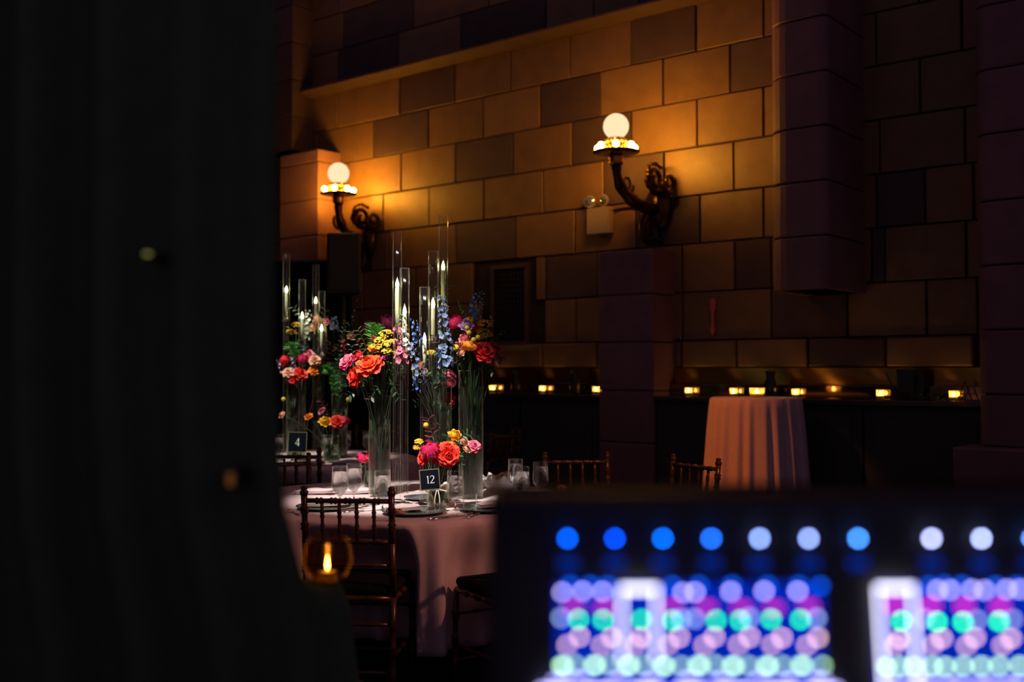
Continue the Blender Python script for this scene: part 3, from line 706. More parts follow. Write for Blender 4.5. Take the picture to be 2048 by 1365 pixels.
def hold12(px, s, r, ytop, ybot, yfl, lab, cl):
    Y = F / s; b = Vector(((px - CX) / s, Y, TZ + .001)); holder(lab, cl, b, r, zat(px, ybot, Y), zat(px, ytop, Y), 0, zat(px, yfl, Y))
hold12(794, 384, .0245, 464, 660, 558, 'glass candle pillar at the left, rim above its short neighbour', 'lit taper behind the left pair of glass sleeves')
hold12(809, 392, .0245, 537, 706, 612, 'shorter glass candle pillar overlapping the leftmost one', 'lit taper low in the shorter left glass sleeve')
hold12(849, 390, .0265, 575, 748, 668, 'lowest glass candle pillar in the middle of the group', 'lowest lit taper, in front of the blue blossoms')
hold12(866, 382, .0260, 503, 682, 597, 'glass candle pillar of middle height next to the delphinium', 'lit taper beside the column of blue delphinium')
hold12(886, 374, .0255, 430, 612, 523, 'tallest glass candle pillar in the group', 'topmost lit taper in the tallest glass sleeve')
for px, s, yt, yb, yf, lb, cl in ((572, 262, 508, 640, 573, 'tallest glass candle pillar on table 4, at the curtain edge', 'lit taper closest to the curtain on table 4'), (604, 266, 560, 690, 625, 'glass candle pillar on table 4 above the lilac flowers', 'lit taper above the green filler on table 4'),
                              (631, 255, 530, 655, 595, 'rear glass candle pillar on table 4', 'brightest lit taper on table 4 among white flowers'), (643, 264, 583, 712, 650, 'shortest glass candle pillar on table 4', 'lit taper beside the brown twig on table 4')):
    hold12(px, s, .026, yt, yb, yf, lb, cl)
V4A = Vector(((593 - CX) / 262, 2100 / 262, TZ + .001)); V4B = Vector(((680 - CX) / 254, 2100 / 254, TZ + .001)); V4S = Vector(((664 - CX) / 268, 2100 / 268, TZ + .001))
vase('glass cylinder under the pink and orange flowers of table 4', V4A, .072, .62, .5); vase('glass cylinder of green stems at the right of table 4', V4B, .062, .50, .38)
bubble_vase('short flared glass vase holding the orange blooms of table 4', V4S, 1.1)

# ================================================================ FLOWERS
def petal_geo(cup=0.5, curl=0.3, wid=0.55, ruffle=0.05, nu=5, nv=5, tip=1.0):
    v = []; f = []
    for j in range(nv + 1):
        t = j / nv; ww = wid * (math.sin(PI * min(1, (0.12 + 0.80 * t))) ** 0.6) * (1 if t < .98 else .8)
        for i in range(nu + 1):
            uu = -1 + 2 * i / nu
            x = -cup * ww * uu * uu * 0.8 + 0.30 * math.sin(PI * t * .8) * cup + curl * max(0, t - .55) ** 2 * 3
            z = t - 0.10 * uu * uu * t * tip + ruffle * math.sin(uu * 7 + t * 3) * t
            x += ruffle * math.sin(uu * 9) * t
            v.append((x, uu * ww, z))
    for j in range(nv):
        for i in range(nu): a = j * (nu + 1) + i; f.append((a, a + 1, a + nu + 2, a + nu + 1))
    return v, f
P_OUT = petal_geo(.5, .45, .62, .04); P_IN = petal_geo(.95, -.15, .60, .02); P_FLAT = petal_geo(.15, .15, .35, .02, 2, 3)
PM = {}
FC = {}
def fmat(name, c, c2):
    if name not in FC: FC[name] = mat(name + '_petal', c, 0.55, vary=.3, col2=c2, scale=30, trans=0.22, objvar=0.14)
    return FC[name]
CORAL = fmat('coral', (0.85, 0.030, 0.016), (0.9, 0.085, 0.05)); PINK = fmat('hot_pink', (0.75, 0.008, 0.10), (0.85, 0.05, 0.20)); RED = fmat('red', (0.75, 0.012, 0.018), (0.9, 0.05, 0.05))
LPINK = fmat('pink', (0.80, 0.13, 0.24), (0.9, 0.32, 0.42)); PEACH = fmat('peach', (0.88, 0.36, 0.20), (0.9, 0.6, 0.42)); LILAC = fmat('lilac', (0.56, 0.28, 0.60), (0.7, 0.5, 0.75))
ORANGE = fmat('orange', (0.92, 0.22, 0.01), (0.95, 0.40, 0.03)); YELLOW = fmat('yellow', (0.85, 0.55, 0.02), (0.9, 0.7, 0.08)); BLUE = fmat('blue', (0.08, 0.18, 0.58), (0.20, 0.36, 0.74)); PBLUE = fmat('pale_blue', (0.13, 0.20, 0.40), (0.30, 0.38, 0.52))
WHITE = fmat('white', (0.8, 0.8, 0.68), (0.9, 0.88, 0.8)); BURGF = fmat('burgundy', (0.16, 0.006, 0.04), (0.28, 0.02, 0.09)); YGOLD = fmat('golden', (0.9, 0.45, 0.0), (0.95, 0.6, 0.05))
OC = fmat('orange_coral', (0.9, 0.085, 0.015), (0.95, 0.17, 0.05)); MAG = fmat('magenta', (0.5, 0.02, 0.32), (0.75, 0.1, 0.5))
def pm(kind, m):
    k = (kind, m.name)
    if k not in PM:
        g = {'o': P_OUT, 'i': P_IN}[kind]; PM[k] = mk('petal', g[0], g[1], m, True)
    return PM[k]
def frame_of(axis): return Vector(axis).normalized().to_track_quat('Z', 'Y').to_matrix().to_4x4()
def stem_of(t, head, foot, r=.0028, bend=None):
    mid = (head + foot) / 2 + Vector((0, 0, (head.z - foot.z) * .18)); mid.x += (head.x - foot.x) * .05
    if bend: mid += Vector(bend)
    obj('stem', tube([p - foot for p in bez(foot, mid + Vector(((foot.x - head.x) * .35, (foot.y - head.y) * .35, 0)), head, 8)], r, 6), STEMM, t, True)
def vase_foot(V, r=.035):
    a = rnd.uniform(0, 2 * PI); q = rnd.uniform(.2, 1) * r
    return V + Vector((q * math.cos(a), q * math.sin(a), .02))
def bloom(kind, px, py, Y, rpx, m, V, label, axis=None, group=None, m2=None):
    head = at(px, py, Y); Rr = rpx * Y / F; foot = vase_foot(V)
    if axis is None: axis = (rnd.uniform(-.35, .35) + (head.x - V.x) * 2.5, -.75, .65 + rnd.uniform(-.1, .2))
    nm = {'rose': 'rose', 'peony': 'peony', 'ranunculus': 'ranunculus', 'poppy': 'poppy'}[kind]
    t = thing(nm, label, 'flower', foot, 0, group)
    stem_of(t, head - Vector(axis).normalized() * Rr * .4, foot, .003)
    Mh = T(*(head - foot)) @ frame_of(axis) @ T(0, 0, -Rr * .55)
    lay = {'rose': [(3, 4, .72, .55, 'i', .03), (5, 14, .80, .7, 'i', .10), (5, 30, .86, .8, 'o', .16), (6, 50, .98, .85, 'o', .2), (7, 72, 1.05, .95, 'o', .2)],
           'peony': [(5, -12, 1.35, 1.0, 'i', .34), (6, -6, 1.35, 1.05, 'i', .48), (6, 4, 1.3, 1.1, 'i', .56), (4, 30, 1.1, .9, 'i', .5)],
           'ranunculus': [(4, -5, 1.0, .8, 'i', .15), (6, 5, 1.05, .85, 'i', .35), (7, 22, 1.05, .8, 'i', .42), (8, 42, 1.0, .75, 'o', .4)],
           'poppy': [(3, -6, 1.35, 1.2, 'i', .5), (4, 8, 1.35, 1.2, 'i', .55)]}[kind]
    joined = []
    for li, (n, tilt, L, wd, pk, ro) in enumerate(lay):
        for k in range(n):
            a = 2 * PI * (k + .37 * li) / n + rnd.uniform(-.12, .12)
            tl = math.radians(tilt + rnd.uniform(-6, 6)); Ls = L * Rr * rnd.uniform(.92, 1.08)
            Mp = Mh @ R(a, 'Z') @ T(ro * Rr * .55, 0, 0) @ R(tl, 'Y') @ S(Ls, Ls * wd * rnd.uniform(.9, 1.1) * 1.25, Ls)
            mm = m2 if (m2 and li >= len(lay) - 1) else m
            if rpx >= 8.5:
                o = bpy.data.objects.new('petal', pm(pk, mm)); COL.objects.link(o); o.parent = t; o.matrix_local = Mp
            else: joined.append(xf(P_OUT if pk == 'o' else P_IN, Mp))
    if joined: obj('petals', merge(*joined), m, t, True)
    for k in range(4):   # sepals
        a = 2 * PI * k / 4; joined2 = xf(P_FLAT, Mh @ R(a, 'Z') @ T(0, 0, -.05 * Rr) @ R(math.radians(80), 'Y') @ S(Rr * .8, Rr * .5, Rr * .8))
        if rpx >= 12: obj('sepal', joined2, GREEN_A, t, True)
    return t
def yarrow(px, py, Y, wpx, m, V, label, name='yarrow'):
    head = at(px, py, Y); foot = vase_foot(V); t = thing(name, label, 'flower', foot)
    stem_of(t, head, foot, .0025); Rr = wpx * Y / F; g = []
    for i in range(70):
        a = rnd.uniform(0, 2 * PI); q = math.sqrt(rnd.random()); g.append(ball((q * Rr * math.cos(a), q * Rr * math.sin(a), (1 - q * q) * Rr * .35 + rnd.uniform(-.0015, .0015)), rnd.uniform(.0034, .0052)))
    rays_ = [tube([(0, 0, -Rr * .7), (Rr * .7 * math.cos(k), Rr * .7 * math.sin(k), 0)], .0011, 4) for k in range(6)]
    M = T(*(head - foot)) @ frame_of((rnd.uniform(-.2, .2), -.5, .9))
    tag(obj('flower_head', xf(merge(*g), M), m, t, True), None, kind='stuff'); obj('head_stalks', xf(merge(*rays_), M), STEMM, t)
def floret_geo(r):
    g = []
    for k in range(5): g.append(xf(P_FLAT, R(2 * PI * k / 5, 'Z') @ R(math.radians(58), 'Y') @ S(r, r * 1.5, r)))
    g.append(ball((0, 0, r * .15), r * .16)); return merge(*g)
FG = {}
def spire(px0, py0, px1, py1, Y, wpx, m, V, label, name='delphinium', n=16, budm=None, fr=1.0):
    """stem rising from the vase through (px0,py0) to the tip (px1,py1), florets all along the shown part"""
    a, b = at(px0, py0, Y), at(px1, py1, Y + rnd.uniform(-.03, .03)); foot = vase_foot(V)
    t = thing(name, label, 'flower', foot); Rr = wpx * Y / F
    stem_of(t, a, foot, .003); obj('stem', tube([a - foot, (a + b) / 2 - foot + Vector((rnd.uniform(-.006, .006), 0, 0)), b - foot], [.003, .0025, .0015], 6), STEMM, t, True)
    key = (name, m.name)
    if key not in FG: g = floret_geo(1.0); FG[key] = mk('floret', g[0], g[1], m, True)
    n = int(n * 1.5)
    for i in range(n):
        s_ = i / (n - 1); p = a.lerp(b, min(1, max(0, s_ + rnd.uniform(-.03, .03)))); an = i * 2.4 + rnd.uniform(-.6, .6); k = (1 - s_ * .45) * fr
        o = Vector((math.cos(an), math.sin(an) - .35, .25)).normalized(); hp = p + o * Rr * .62 * k
        M = T(*(hp - foot)) @ frame_of(o + Vector((rnd.uniform(-.5, .5), rnd.uniform(-.3, .5), rnd.uniform(-.6, .4)))) @ S(Rr * .43 * k * rnd.uniform(.7, 1.15))
        if budm is None or s_ < .75: q = bpy.data.objects.new('floret', FG[key]); COL.objects.link(q); q.parent = t; q.matrix_local = M
        else: obj('bud', xf(ICO1, M @ S(.45, .45, .8)), budm, t, True)
        
LEAFG = ([(0, 0, 0), (.22, -.16, .02), (.22, 0, .0), (.22, .16, .02), (.55, -.20, .03), (.55, 0, .0), (.55, .20, .03), (.82, -.10, -.02), (.82, 0, -.04), (.82, .10, -.02), (1, 0, -.09)],
         [(0, 1, 2), (0, 2, 3), (1, 4, 5, 2), (2, 5, 6, 3), (4, 7, 8, 5), (5, 8, 9, 6), (7, 10, 8), (8, 10, 9)])
LM = {}
def sprig(px0, py0, px1, py1, Y, leafpx, m, V, label, n=12, name='foliage_sprig', wid=1.0):
    a, b = at(px0, py0, Y), at(px1, py1, Y + rnd.uniform(-.08, .02)); foot = vase_foot(V)
    t = thing(name, label, 'foliage', foot); L = leafpx * Y / F
    stem_of(t, a, foot, .002); c = (a + b) / 2 + Vector((0, 0, .02)); pts = bez(a, c, b, 8)
    obj('stem', tube([p - foot for p in pts], [.002] * 6 + [.0012] * 3, 5), STEMM, t, True)
    if m.name not in LM: LM[m.name] = mk('leaf', LEAFG[0], LEAFG[1], m, True)
    for i in range(n):
        s_ = i / n; p = pts[min(8, int(s_ * 8.99))].lerp(pts[min(8, int(s_ * 8.99) + 1)], (s_ * 8.99) % 1)
        d = (b - a).normalized(); sd = 1 if i % 2 else -1
        o = (d * .5 + Vector((-d.z, 0, d.x)).normalized() * sd + Vector((0, rnd.uniform(-.8, .3), 0))).normalized()
        M = T(*(p - foot)) @ o.to_track_quat('X', 'Z').to_matrix().to_4x4() @ R(rnd.uniform(-.7, .7), 'X') @ S(L * rnd.uniform(.8, 1.15), L * wid, L)
        q = bpy.data.objects.new('leaf', LM[m.name]); COL.objects.link(q); q.parent = t; q.matrix_local = M
def fern(px0, py0, px1, py1, Y, wpx, m, V, label, n=26):
    a, b = at(px0, py0, Y), at(px1, py1, Y); foot = vase_foot(V); t = thing('fern_frond', label, 'foliage', foot); W = wpx * Y / F
    stem_of(t, a, foot, .002); pts = bez(a, (a + b) / 2 + Vector((0, -.02, .03)), b, 12); g = []
    for i in range(n):
        s_ = i / n; p = pts[int(s_ * 11.99)].lerp(pts[int(s_ * 11.99) + 1], (s_ * 11.99) % 1); d = (b - a).normalized()
        for sd in (-1, 1):
            o = (d * .6 + Vector((-d.z, 0, d.x)).normalized() * sd + Vector((0, rnd.uniform(-.5, .3), rnd.uniform(-.2, .2)))).normalized()
            L = W * math.sin(PI * (.15 + .8 * s_)) * rnd.uniform(.7, 1.1)
            g.append(xf(LEAFG, T(*(p - foot)) @ o.to_track_quat('X', 'Z').to_matrix().to_4x4() @ R(rnd.uniform(-1, 1), 'X') @ S(L, L * .4, L)))
    tag(obj('fronds', merge(*g), m, t, True), None, kind='stuff'); obj('stem', tube([p - foot for p in pts], .0016, 5), STEMM, t, True)
def button(px, py, Y, rpx, V, label, m=None):
    head = at(px, py, Y); foot = vase_foot(V); t = thing('billy_button', label, 'flower', foot); Rr = rpx * Y / F
    stem_of(t, head, foot, .0018); obj('flower_head', xf(ICO3, T(*(head - foot)) @ S(Rr)), m or mat('pitted_yellow', (.85, .6, .02), .7, vary=.3, scale=300, bump=.6), t, True)

VM = Vector(((886 - CX) / 362, 2100 / 362, TZ + .001))
# --- tall left arrangement
bloom('rose', 735, 724, 5.52, 27, OC, VL, 'large open coral rose at the front of the tall left bouquet', (-.25, -.62, .74), m2=CORAL)
bloom('rose', 703, 752, 5.55, 20, CORAL, VL, 'drooping coral rose lowest in the tall left bouquet', (-.75, -.55, .15))
bloom('rose', 690, 719, 5.58, 16, LPINK, VL, 'pink-edged bloom farthest out on the left of the tall bouquet', (-.55, -.55, .65), m2=PINK)
bloom('ranunculus', 716, 711, 5.62, 10, RED, VL, 'small red bloom between the pink flower and the big coral rose')
bloom('poppy', 750, 679, 5.66, 10, PINK, VL, 'upright hot-pink bud beside the yellow yarrow', (0, -.2, 1))
bloom('peony', 776, 646, 5.78, 19, BURGF, VL, 'dark burgundy bloom at the top of the left bouquet')
bloom('peony', 736, 652, 5.82, 14, BURGF, VL, 'second dark burgundy bloom, lower and dimmer, top of left bouquet')
bloom('ranunculus', 747, 696, 5.60, 12, ORANGE, VL, 'orange bloom tucked under the yellow yarrow')
bloom('ranunculus', 797, 712, 5.60, 9, PEACH, VL, 'small peach bloom under the pink stock')
for px, py, w_, lb in ((772, 668, 15, 'topmost yellow yarrow head of the left bouquet'), (760, 680, 12, 'yellow yarrow head just left of its cluster middle'), (774, 688, 13, 'flat yellow yarrow head in the cluster middle'), (752, 694, 12, 'golden yarrow head over the orange bloom'),
                       (773, 703, 11, 'lowest yellow yarrow head above the magenta sprig'), (794, 706, 10, 'yellow yarrow head beside the pink stock'), (788, 684, 10, 'yellow yarrow head touching the pink stock')):
    yarrow(px, py, 5.56 + rnd.uniform(-.03, .04), w_, YELLOW, VL, lb)
yarrow(770, 716, 5.58, 8, MAG, VL, 'tiny magenta blossom cluster below the yarrow', 'statice')
spire(803, 728, 793, 655, 5.31, 18, LPINK, VL, 'pink stock spire beside the yellow yarrow', 'stock', 18)
spire(809, 700, 806, 630, 5.33, 15, WHITE, VL, 'creamy white spire beneath the left glass sleeves', 'stock', 14, GREEN_B)
spire(836, 690, 827, 640, 5.32, 14, BLUE, VM, 'blue delphinium tip between the two left glass sleeves', n=12)
spire(842, 770, 824, 690, 5.31, 18, PBLUE, VM, 'pale blue delphinium hanging low beside the lowest taper', n=20)
spire(833, 785, 829, 742, 5.3, 10, BLUE, VM, 'short blue delphinium sprig below the lowest taper', n=9)
fern(745, 695, 742, 645, 5.60, 20, GREEN_L, VL, 'bright green fern frond rising behind the left yarrow'); fern(752, 690, 762, 648, 5.66, 16, GREEN_L, VL, 'bright green fern frond next to the burgundy bloom')
sprig(730, 720, 702, 664, 5.55, 11, GREEN_B, VL, 'pale sage sprig arching over the pink-edged bloom', 12); sprig(735, 705, 716, 660, 5.60, 11, GREEN_B, VL, 'pale sage sprig arching beside the fern', 11)
sprig(712, 735, 700, 690, 5.50, 9, GREEN_B, VL, 'small sage sprig in front of the red bloom', 8)
sprig(745, 760, 700, 790, 5.6, 15, GREEN_D, VL, 'dark leafy sprig hanging under the coral roses', 12); sprig(765, 770, 740, 800, 5.55, 15, GREEN_D, VL, 'dark leafy sprig trailing over the left vase rim', 9); sprig(780, 760, 800, 800, 5.62, 15, GREEN_D, VL, 'dark leafy sprig at the right of the left vase', 10)
sprig(760, 750, 765, 715, 5.64, 14, GREEN_D, VL, 'dark leaves behind the big coral rose', 12); sprig(782, 745, 800, 730, 5.64, 12, GREEN_D, VL, 'dark leaves below the pink stock', 9)
# --- middle column
vase('slim glass cylinder hidden behind the tallest candle pillar', VM, .05, .62, .5)
spire(893, 735, 884, 592, 5.44, 20, PBLUE, VM, 'tall pale blue delphinium column beside the topmost taper', n=34)
spire(880, 770, 876, 700, 5.84, 17, BLUE, VM, 'blue delphinium lower down behind the middle glass pillar', n=16)
bloom('peony', 893, 757, 5.85, 20, LPINK, VM, 'dim pink peony behind the tall glass pillars'); bloom('rose', 892, 795, 5.88, 17, RED, VM, 'dim red rose low behind the tall glass pillars')
bloom('ranunculus', 838, 732, 5.72, 11, ORANGE, VM, 'orange bloom behind the lowest taper'); yarrow(862, 706, 5.74, 10, YELLOW, VM, 'yellow-green yarrow head right of the lowest taper'); yarrow(828, 737, 5.6, 7, YELLOW, VM, 'small yellow yarrow head over the short blue sprig'); yarrow(833, 750, 5.66, 8, YELLOW, VM, 'yellow-green blossom cluster beside the short blue sprig', 'goldenrod')
sprig(885, 600, 898, 572, 5.74, 12, GREEN_B, VM, 'sage leaves around the topmost taper', 7); sprig(885, 605, 868, 578, 5.74, 12, GREEN_B, VM, 'sage leaves in front of the tallest sleeve', 7)
sprig(885, 740, 905, 700, 5.72, 13, GREEN_D, VM, 'dark leaves behind the right bouquet edge', 11); sprig(860, 760, 845, 720, 5.8, 13, GREEN_D, VM, 'dark leaves behind the lowest taper', 11); sprig(860, 800, 900, 822, 5.7, 13, GREEN_D, VM, 'dark trailing leaves across the glass pillars', 12); sprig(850, 800, 830, 810, 5.6, 11, GREEN_A, VM, 'small green leaves low between the pillars', 8)
# --- tall right arrangement
bloom('peony', 913, 645, 5.60, 16, PINK, VR, 'hot-pink ruffled peony at the top of the right bouquet', (-.3, -.6, .8))
bloom('ranunculus', 932, 650, 5.56, 15, LILAC, VR, 'lilac bloom beside the hot-pink peony'); bloom('ranunculus', 929, 676, 5.55, 12, LPINK, VR, 'light pink bloom under the lilac bloom'); bloom('ranunculus', 920, 690, 5.58, 11, LPINK, VR, 'pale pink bloom left of the orange poppy')
bloom('poppy', 938, 692, 5.52, 15, ORANGE, VR, 'rounded orange poppy on a long stem', (.05, -.35, .9)); bloom('ranunculus', 950, 655, 5.62, 8.6, OC, VR, 'small orange bloom above the orange poppy')
bloom('rose', 972, 699, 5.54, 21, RED, VR, 'bright red ruffled rose at the right of the right bouquet', (.35, -.75, .5)); bloom('rose', 995, 699, 5.68, 17, RED, VR, 'dimmer red rose behind the bright red one', (.7, -.5, .4))
bloom('ranunculus', 995, 724, 5.64, 10, PEACH, VR, 'dusty peach bloom hanging below the red roses', (.6, -.5, .1)); bloom('ranunculus', 922, 706, 5.56, 9, PEACH, VR, 'dusty pink bloom beside the yellow billy button')
for px, py, w_, lb, m_ in ((970, 648, 16, 'large golden yarrow head at the top of the right bouquet', YGOLD), (965, 664, 14, 'yellow yarrow head in the middle of the right bouquet', YELLOW), (975, 672, 11, 'yellow yarrow head near the bright red rose', YELLOW), (939, 640, 10, 'golden yarrow head above the lilac bloom', YGOLD), (957, 676, 9, 'small yellow yarrow head over the poppy', YELLOW)):
    yarrow(px, py, 5.6 + rnd.uniform(-.04, .03), w_, m_, VR, lb)
for px, py, r_, lb in ((912, 696, 6.5, 'yellow billy button at the left of the right bouquet'), (947, 680, 5, 'yellow billy button touching the orange poppy'), (956, 675, 5, 'yellow billy button above the poppy'), (938, 666, 5, 'yellow billy button under the lilac bloom'), (934, 656, 4.5, 'yellow billy button on the lilac bloom')):
    button(px, py, 5.5, r_, VR, lb)
spire(938, 640, 952, 590, 5.62, 13, BLUE, VR, 'blue delphinium spire leaning up over the right bouquet', n=16); spire(952, 648, 964, 584, 5.66, 13, PBLUE, VR, 'pale violet-blue delphinium at the top right', n=16, budm=BLUE)
spire(928, 632, 916, 600, 5.6, 6, GREEN_L, VR, 'green snapdragon bud spike above the hot-pink peony', 'snapdragon', 9, GREEN_L)
sprig(985, 690, 1006, 662, 5.62, 8, GREEN_B, VR, 'thin grey-green sprig farthest right', 7, wid=.5); sprig(975, 650, 985, 640, 5.6, 10, GREEN_B, VR, 'sage leaf tip above the golden yarrow', 4)
sprig(955, 735, 1000, 712, 5.66, 15, GREEN_D, VR, 'dark leaves under the red roses', 13); sprig(935, 735, 900, 712, 5.66, 14, GREEN_D, VR, 'dark leaves left under the right bouquet', 12); sprig(960, 725, 985, 745, 5.58, 14, GREEN_D, VR, 'dark leaves hanging right of the vase rim', 9); sprig(945, 725, 960, 700, 5.7, 14, GREEN_D, VR, 'dark leaves behind the orange poppy', 12); sprig(915, 735, 905, 660, 5.7, 13, GREEN_D, VR, 'dark leaves behind the billy button', 13)
# --- low arrangement in front
bloom('peony', 861, 902, 5.16, 19, PINK, VS, 'hot-pink closed peony above the number 12 card', (-.1, -.7, .7)); bloom('rose', 897, 893, 5.20, 20, OC, VS, 'orange-coral rose right of the hot-pink peony', (.1, -.55, .8)); bloom('rose', 898, 912, 5.14, 20, CORAL, VS, 'coral rose drooping in front of the vase', (.15, -.9, .1))
bloom('rose', 842, 915, 5.20, 14, CORAL, VS, 'small coral-orange rose left of the hot-pink peony', (-.6, -.6, .3)); bloom('rose', 872, 915, 5.22, 13, RED, VS, 'red petals peeking under the hot-pink peony', (0, -.9, .0))
bloom('ranunculus', 910, 871, 5.26, 14, YGOLD, VS, 'golden ranunculus above the low bouquet'); bloom('ranunculus', 929, 884, 5.25, 9, PEACH, VS, 'cream-peach frilled carnation, upper one'); bloom('ranunculus', 934, 898, 5.24, 9, PEACH, VS, 'cream-peach frilled carnation, lower one')
bloom('rose', 949, 890, 5.32, 13, LPINK, VS, 'salmon-pink rose against the right cylinder vase', m2=CORAL)
sprig(868, 890, 856, 838, 5.3, 17, BURG, VS, 'burgundy leafy branch rising behind the low bouquet', 14, 'burgundy_branch', 1.6)
button(852, 851, 5.2, 5.5, VS, 'yellow billy button on the burgundy branch'); yarrow(838, 884, 5.4, 9, YGOLD, VS, 'golden yarrow dim behind the low bouquet'); yarrow(835, 896, 5.4, 8, YGOLD, VS, 'second golden yarrow lower behind the low bouquet')
sprig(905, 895, 935, 868, 5.22, 12, GREEN_B, VS, 'sage sprig between ranunculus and carnations', 10, wid=.6); sprig(920, 880, 945, 872, 5.24, 15, GREEN_B, VS, 'grey-green leaves over the salmon rose', 6, wid=.6); sprig(915, 905, 922, 930, 5.2, 12, GREEN_A, VS, 'green leaves below the carnations', 8); sprig(890, 890, 893, 872, 5.3, 12, GREEN_D, VS, 'dark leaves behind the orange-coral rose', 9); sprig(865, 870, 880, 850, 5.3, 10, GREEN_B, VS, 'grey leaf tip beside the burgundy branch', 4)
# --- low flowers behind the left vase
VB = Vector(((748 - CX) / 352, 2100 / 352, TZ + .001)); bubble_vase('short flared glass vase behind the tall left cylinder', VB)
bloom('rose', 757, 908, 5.86, 21, RED, VB, 'red rose magnified through the tall left vase', (.1, -.8, .3)); bloom('peony', 727, 916, 5.95, 13, PINK, VB, 'pink peony peeping out left of the tall vase'); bloom('ranunculus', 765, 925, 5.9, 13, RED, VB, 'red bloom low behind the tall left vase')
sprig(740, 925, 718, 945, 5.9, 10, GREEN_A, VB, 'green stems beside the pink peony', 7)
# --- table 4 flowers
def c4(*a, **k): bloom(*a, **k)
c4('peony', 568, 722, 7.9, 11, RED, V4A, 'red peony at the curtain edge on table 4'); c4('peony', 605, 719, 7.85, 10, PINK, V4A, 'magenta-pink peony in the middle of table 4 bouquet'); c4('rose', 619, 706, 7.9, 11, LPINK, V4A, 'coral-pink rose highest in table 4 bouquet')
c4('rose', 629, 718, 7.85, 11, PEACH, V4A, 'cream-peach rose beside the magenta peony'); c4('rose', 576, 742, 7.85, 11, PEACH, V4A, 'cream rose low in table 4 bouquet'); c4('rose', 603, 744, 7.82, 14, CORAL, V4A, 'large red-orange rose in table 4 bouquet'); c4('rose', 628, 740, 7.85, 10, ORANGE, V4A, 'orange rose at the right of table 4 bouquet'); c4('rose', 588, 757, 7.85, 10, RED, V4A, 'red rose lowest in table 4 bouquet')
spire(568, 750, 556, 722, 7.9, 9, LILAC, V4A, 'lilac sprig at the curtain edge on table 4', 'stock', 10); spire(588, 745, 584, 715, 7.88, 9, LILAC, V4A, 'lilac sprig between the table 4 peonies', 'stock', 9)
fern(590, 720, 575, 685, 7.9, 16, GREEN_L, V4A, 'fine green fern on top of table 4 bouquet'); fern(600, 715, 600, 680, 7.9, 14, GREEN_L, V4A, 'second fine green fern on top of table 4 bouquet')
spire(612, 680, 606, 640, 8.05, 12, WHITE, V4A, 'white spire behind the lit tapers of table 4', 'stock', 10); spire(622, 668, 616, 622, 8.1, 12, WHITE, V4A, 'tall white spire by the brightest taper of table 4', 'stock', 12); c4('ranunculus', 636, 640, 8.1, 10, PEACH, V4A, 'pale pink bloom high on table 4'); c4('ranunculus', 626, 655, 8.1, 9, PEACH, V4A, 'lower pale peach bloom high on table 4'); c4('ranunculus', 651, 643, 8.12, 8, LPINK, V4A, 'small pink bloom by the pale blue delphinium')
yarrow(592, 650, 8.1, 10, YGOLD, V4A, 'golden yarrow by the first tapers of table 4'); yarrow(584, 665, 8.1, 11, YGOLD, V4A, 'lower golden yarrow by the first tapers of table 4'); spire(668, 662, 668, 636, 8.1, 13, PBLUE, V4B, 'pale blue delphinium at the right of table 4', n=12); spire(606, 705, 608, 682, 8.0, 9, PBLUE, V4A, 'small blue-white sprig in the middle of table 4', n=8)
sprig(640, 690, 650, 620, 8.0, 12, GREEN_A, V4A, 'green leaves over the tapers of table 4', 12); sprig(610, 640, 586, 615, 8.0, 12, GREEN_B, V4A, 'leafy twig arching at the first tapers', 8); fern(640, 745, 665, 735, 7.9, 12, GREEN_L, V4A, 'feathery green frond reaching right from table 4 bouquet'); fern(635, 735, 660, 748, 7.9, 12, GREEN_L, V4A, 'lower feathery green frond from table 4 bouquet')
spire(690, 690, 724, 578, 8.1, 9, WHITE, V4B, 'long stalk of pale round buds rising right of table 4', 'bud_stalk', 9, WHITE, .7); sprig(680, 690, 692, 645, 8.05, 8, GREEN_B, V4B, 'pale green seed spike beside the bud stalk', 12)
spire(690, 715, 684, 672, 8.1, 9, RED, V4B, 'dark red sprig at the right of table 4', 'stock', 10); c4('ranunculus', 702, 672, 8.05, 8, PEACH, V4B, 'dusty peach bloom between the two bouquets'); sprig(668, 745, 660, 685, 8.1, 15, BURG, V4B, 'dark purple leaves in the shadows of table 4', 14, 'burgundy_branch', 1.3)
fern(668, 800, 668, 740, 8.0, 12, GREEN_L, V4B, 'upright green grass between the vases of table 4'); fern(640, 800, 636, 760, 8.0, 10, GREEN_A, V4B, 'green grass left of the upright one'); fern(678, 810, 676, 745, 7.95, 10, GREEN_A, V4B, 'dark green grass below the bouquet of table 4')
c4('ranunculus', 650, 843, 7.75, 12, YGOLD, V4S, 'golden-orange ranunculus low on table 4'); c4('rose', 675, 841, 7.75, 14, CORAL, V4S, 'red-coral rose low on table 4'); c4('peony', 691, 842, 7.8, 9, PINK, V4S, 'pink bud at the right of the low coral rose'); c4('ranunculus', 643, 822, 7.85, 8, LPINK, V4S, 'dusty pink bloom above the golden ranunculus'); c4('ranunculus', 617, 833, 7.85, 8, ORANGE, V4S, 'dim orange bloom left of the golden ranunculus'); c4('ranunculus', 563, 830, 7.8, 8, PEACH, V4S, 'dim peach bloom at the curtain edge low on table 4')
button(697, 800, 7.8, 5, V4S, 'yellow billy button high above the low coral rose'); button(567, 799, 7.8, 4.5, V4A, 'yellow billy button at the curtain edge on table 4'); sprig(660, 835, 640, 800, 7.85, 10, BURG, V4S, 'burgundy leaves above the low flowers of table 4', 9, 'burgundy_branch'); sprig(650, 850, 632, 848, 7.75, 7, GREEN_B, V4S, 'pale leaves left of the low flowers', 5); sprig(670, 835, 690, 822, 7.8, 8, GREEN_B, V4S, 'pale leaves over the low coral rose', 5)
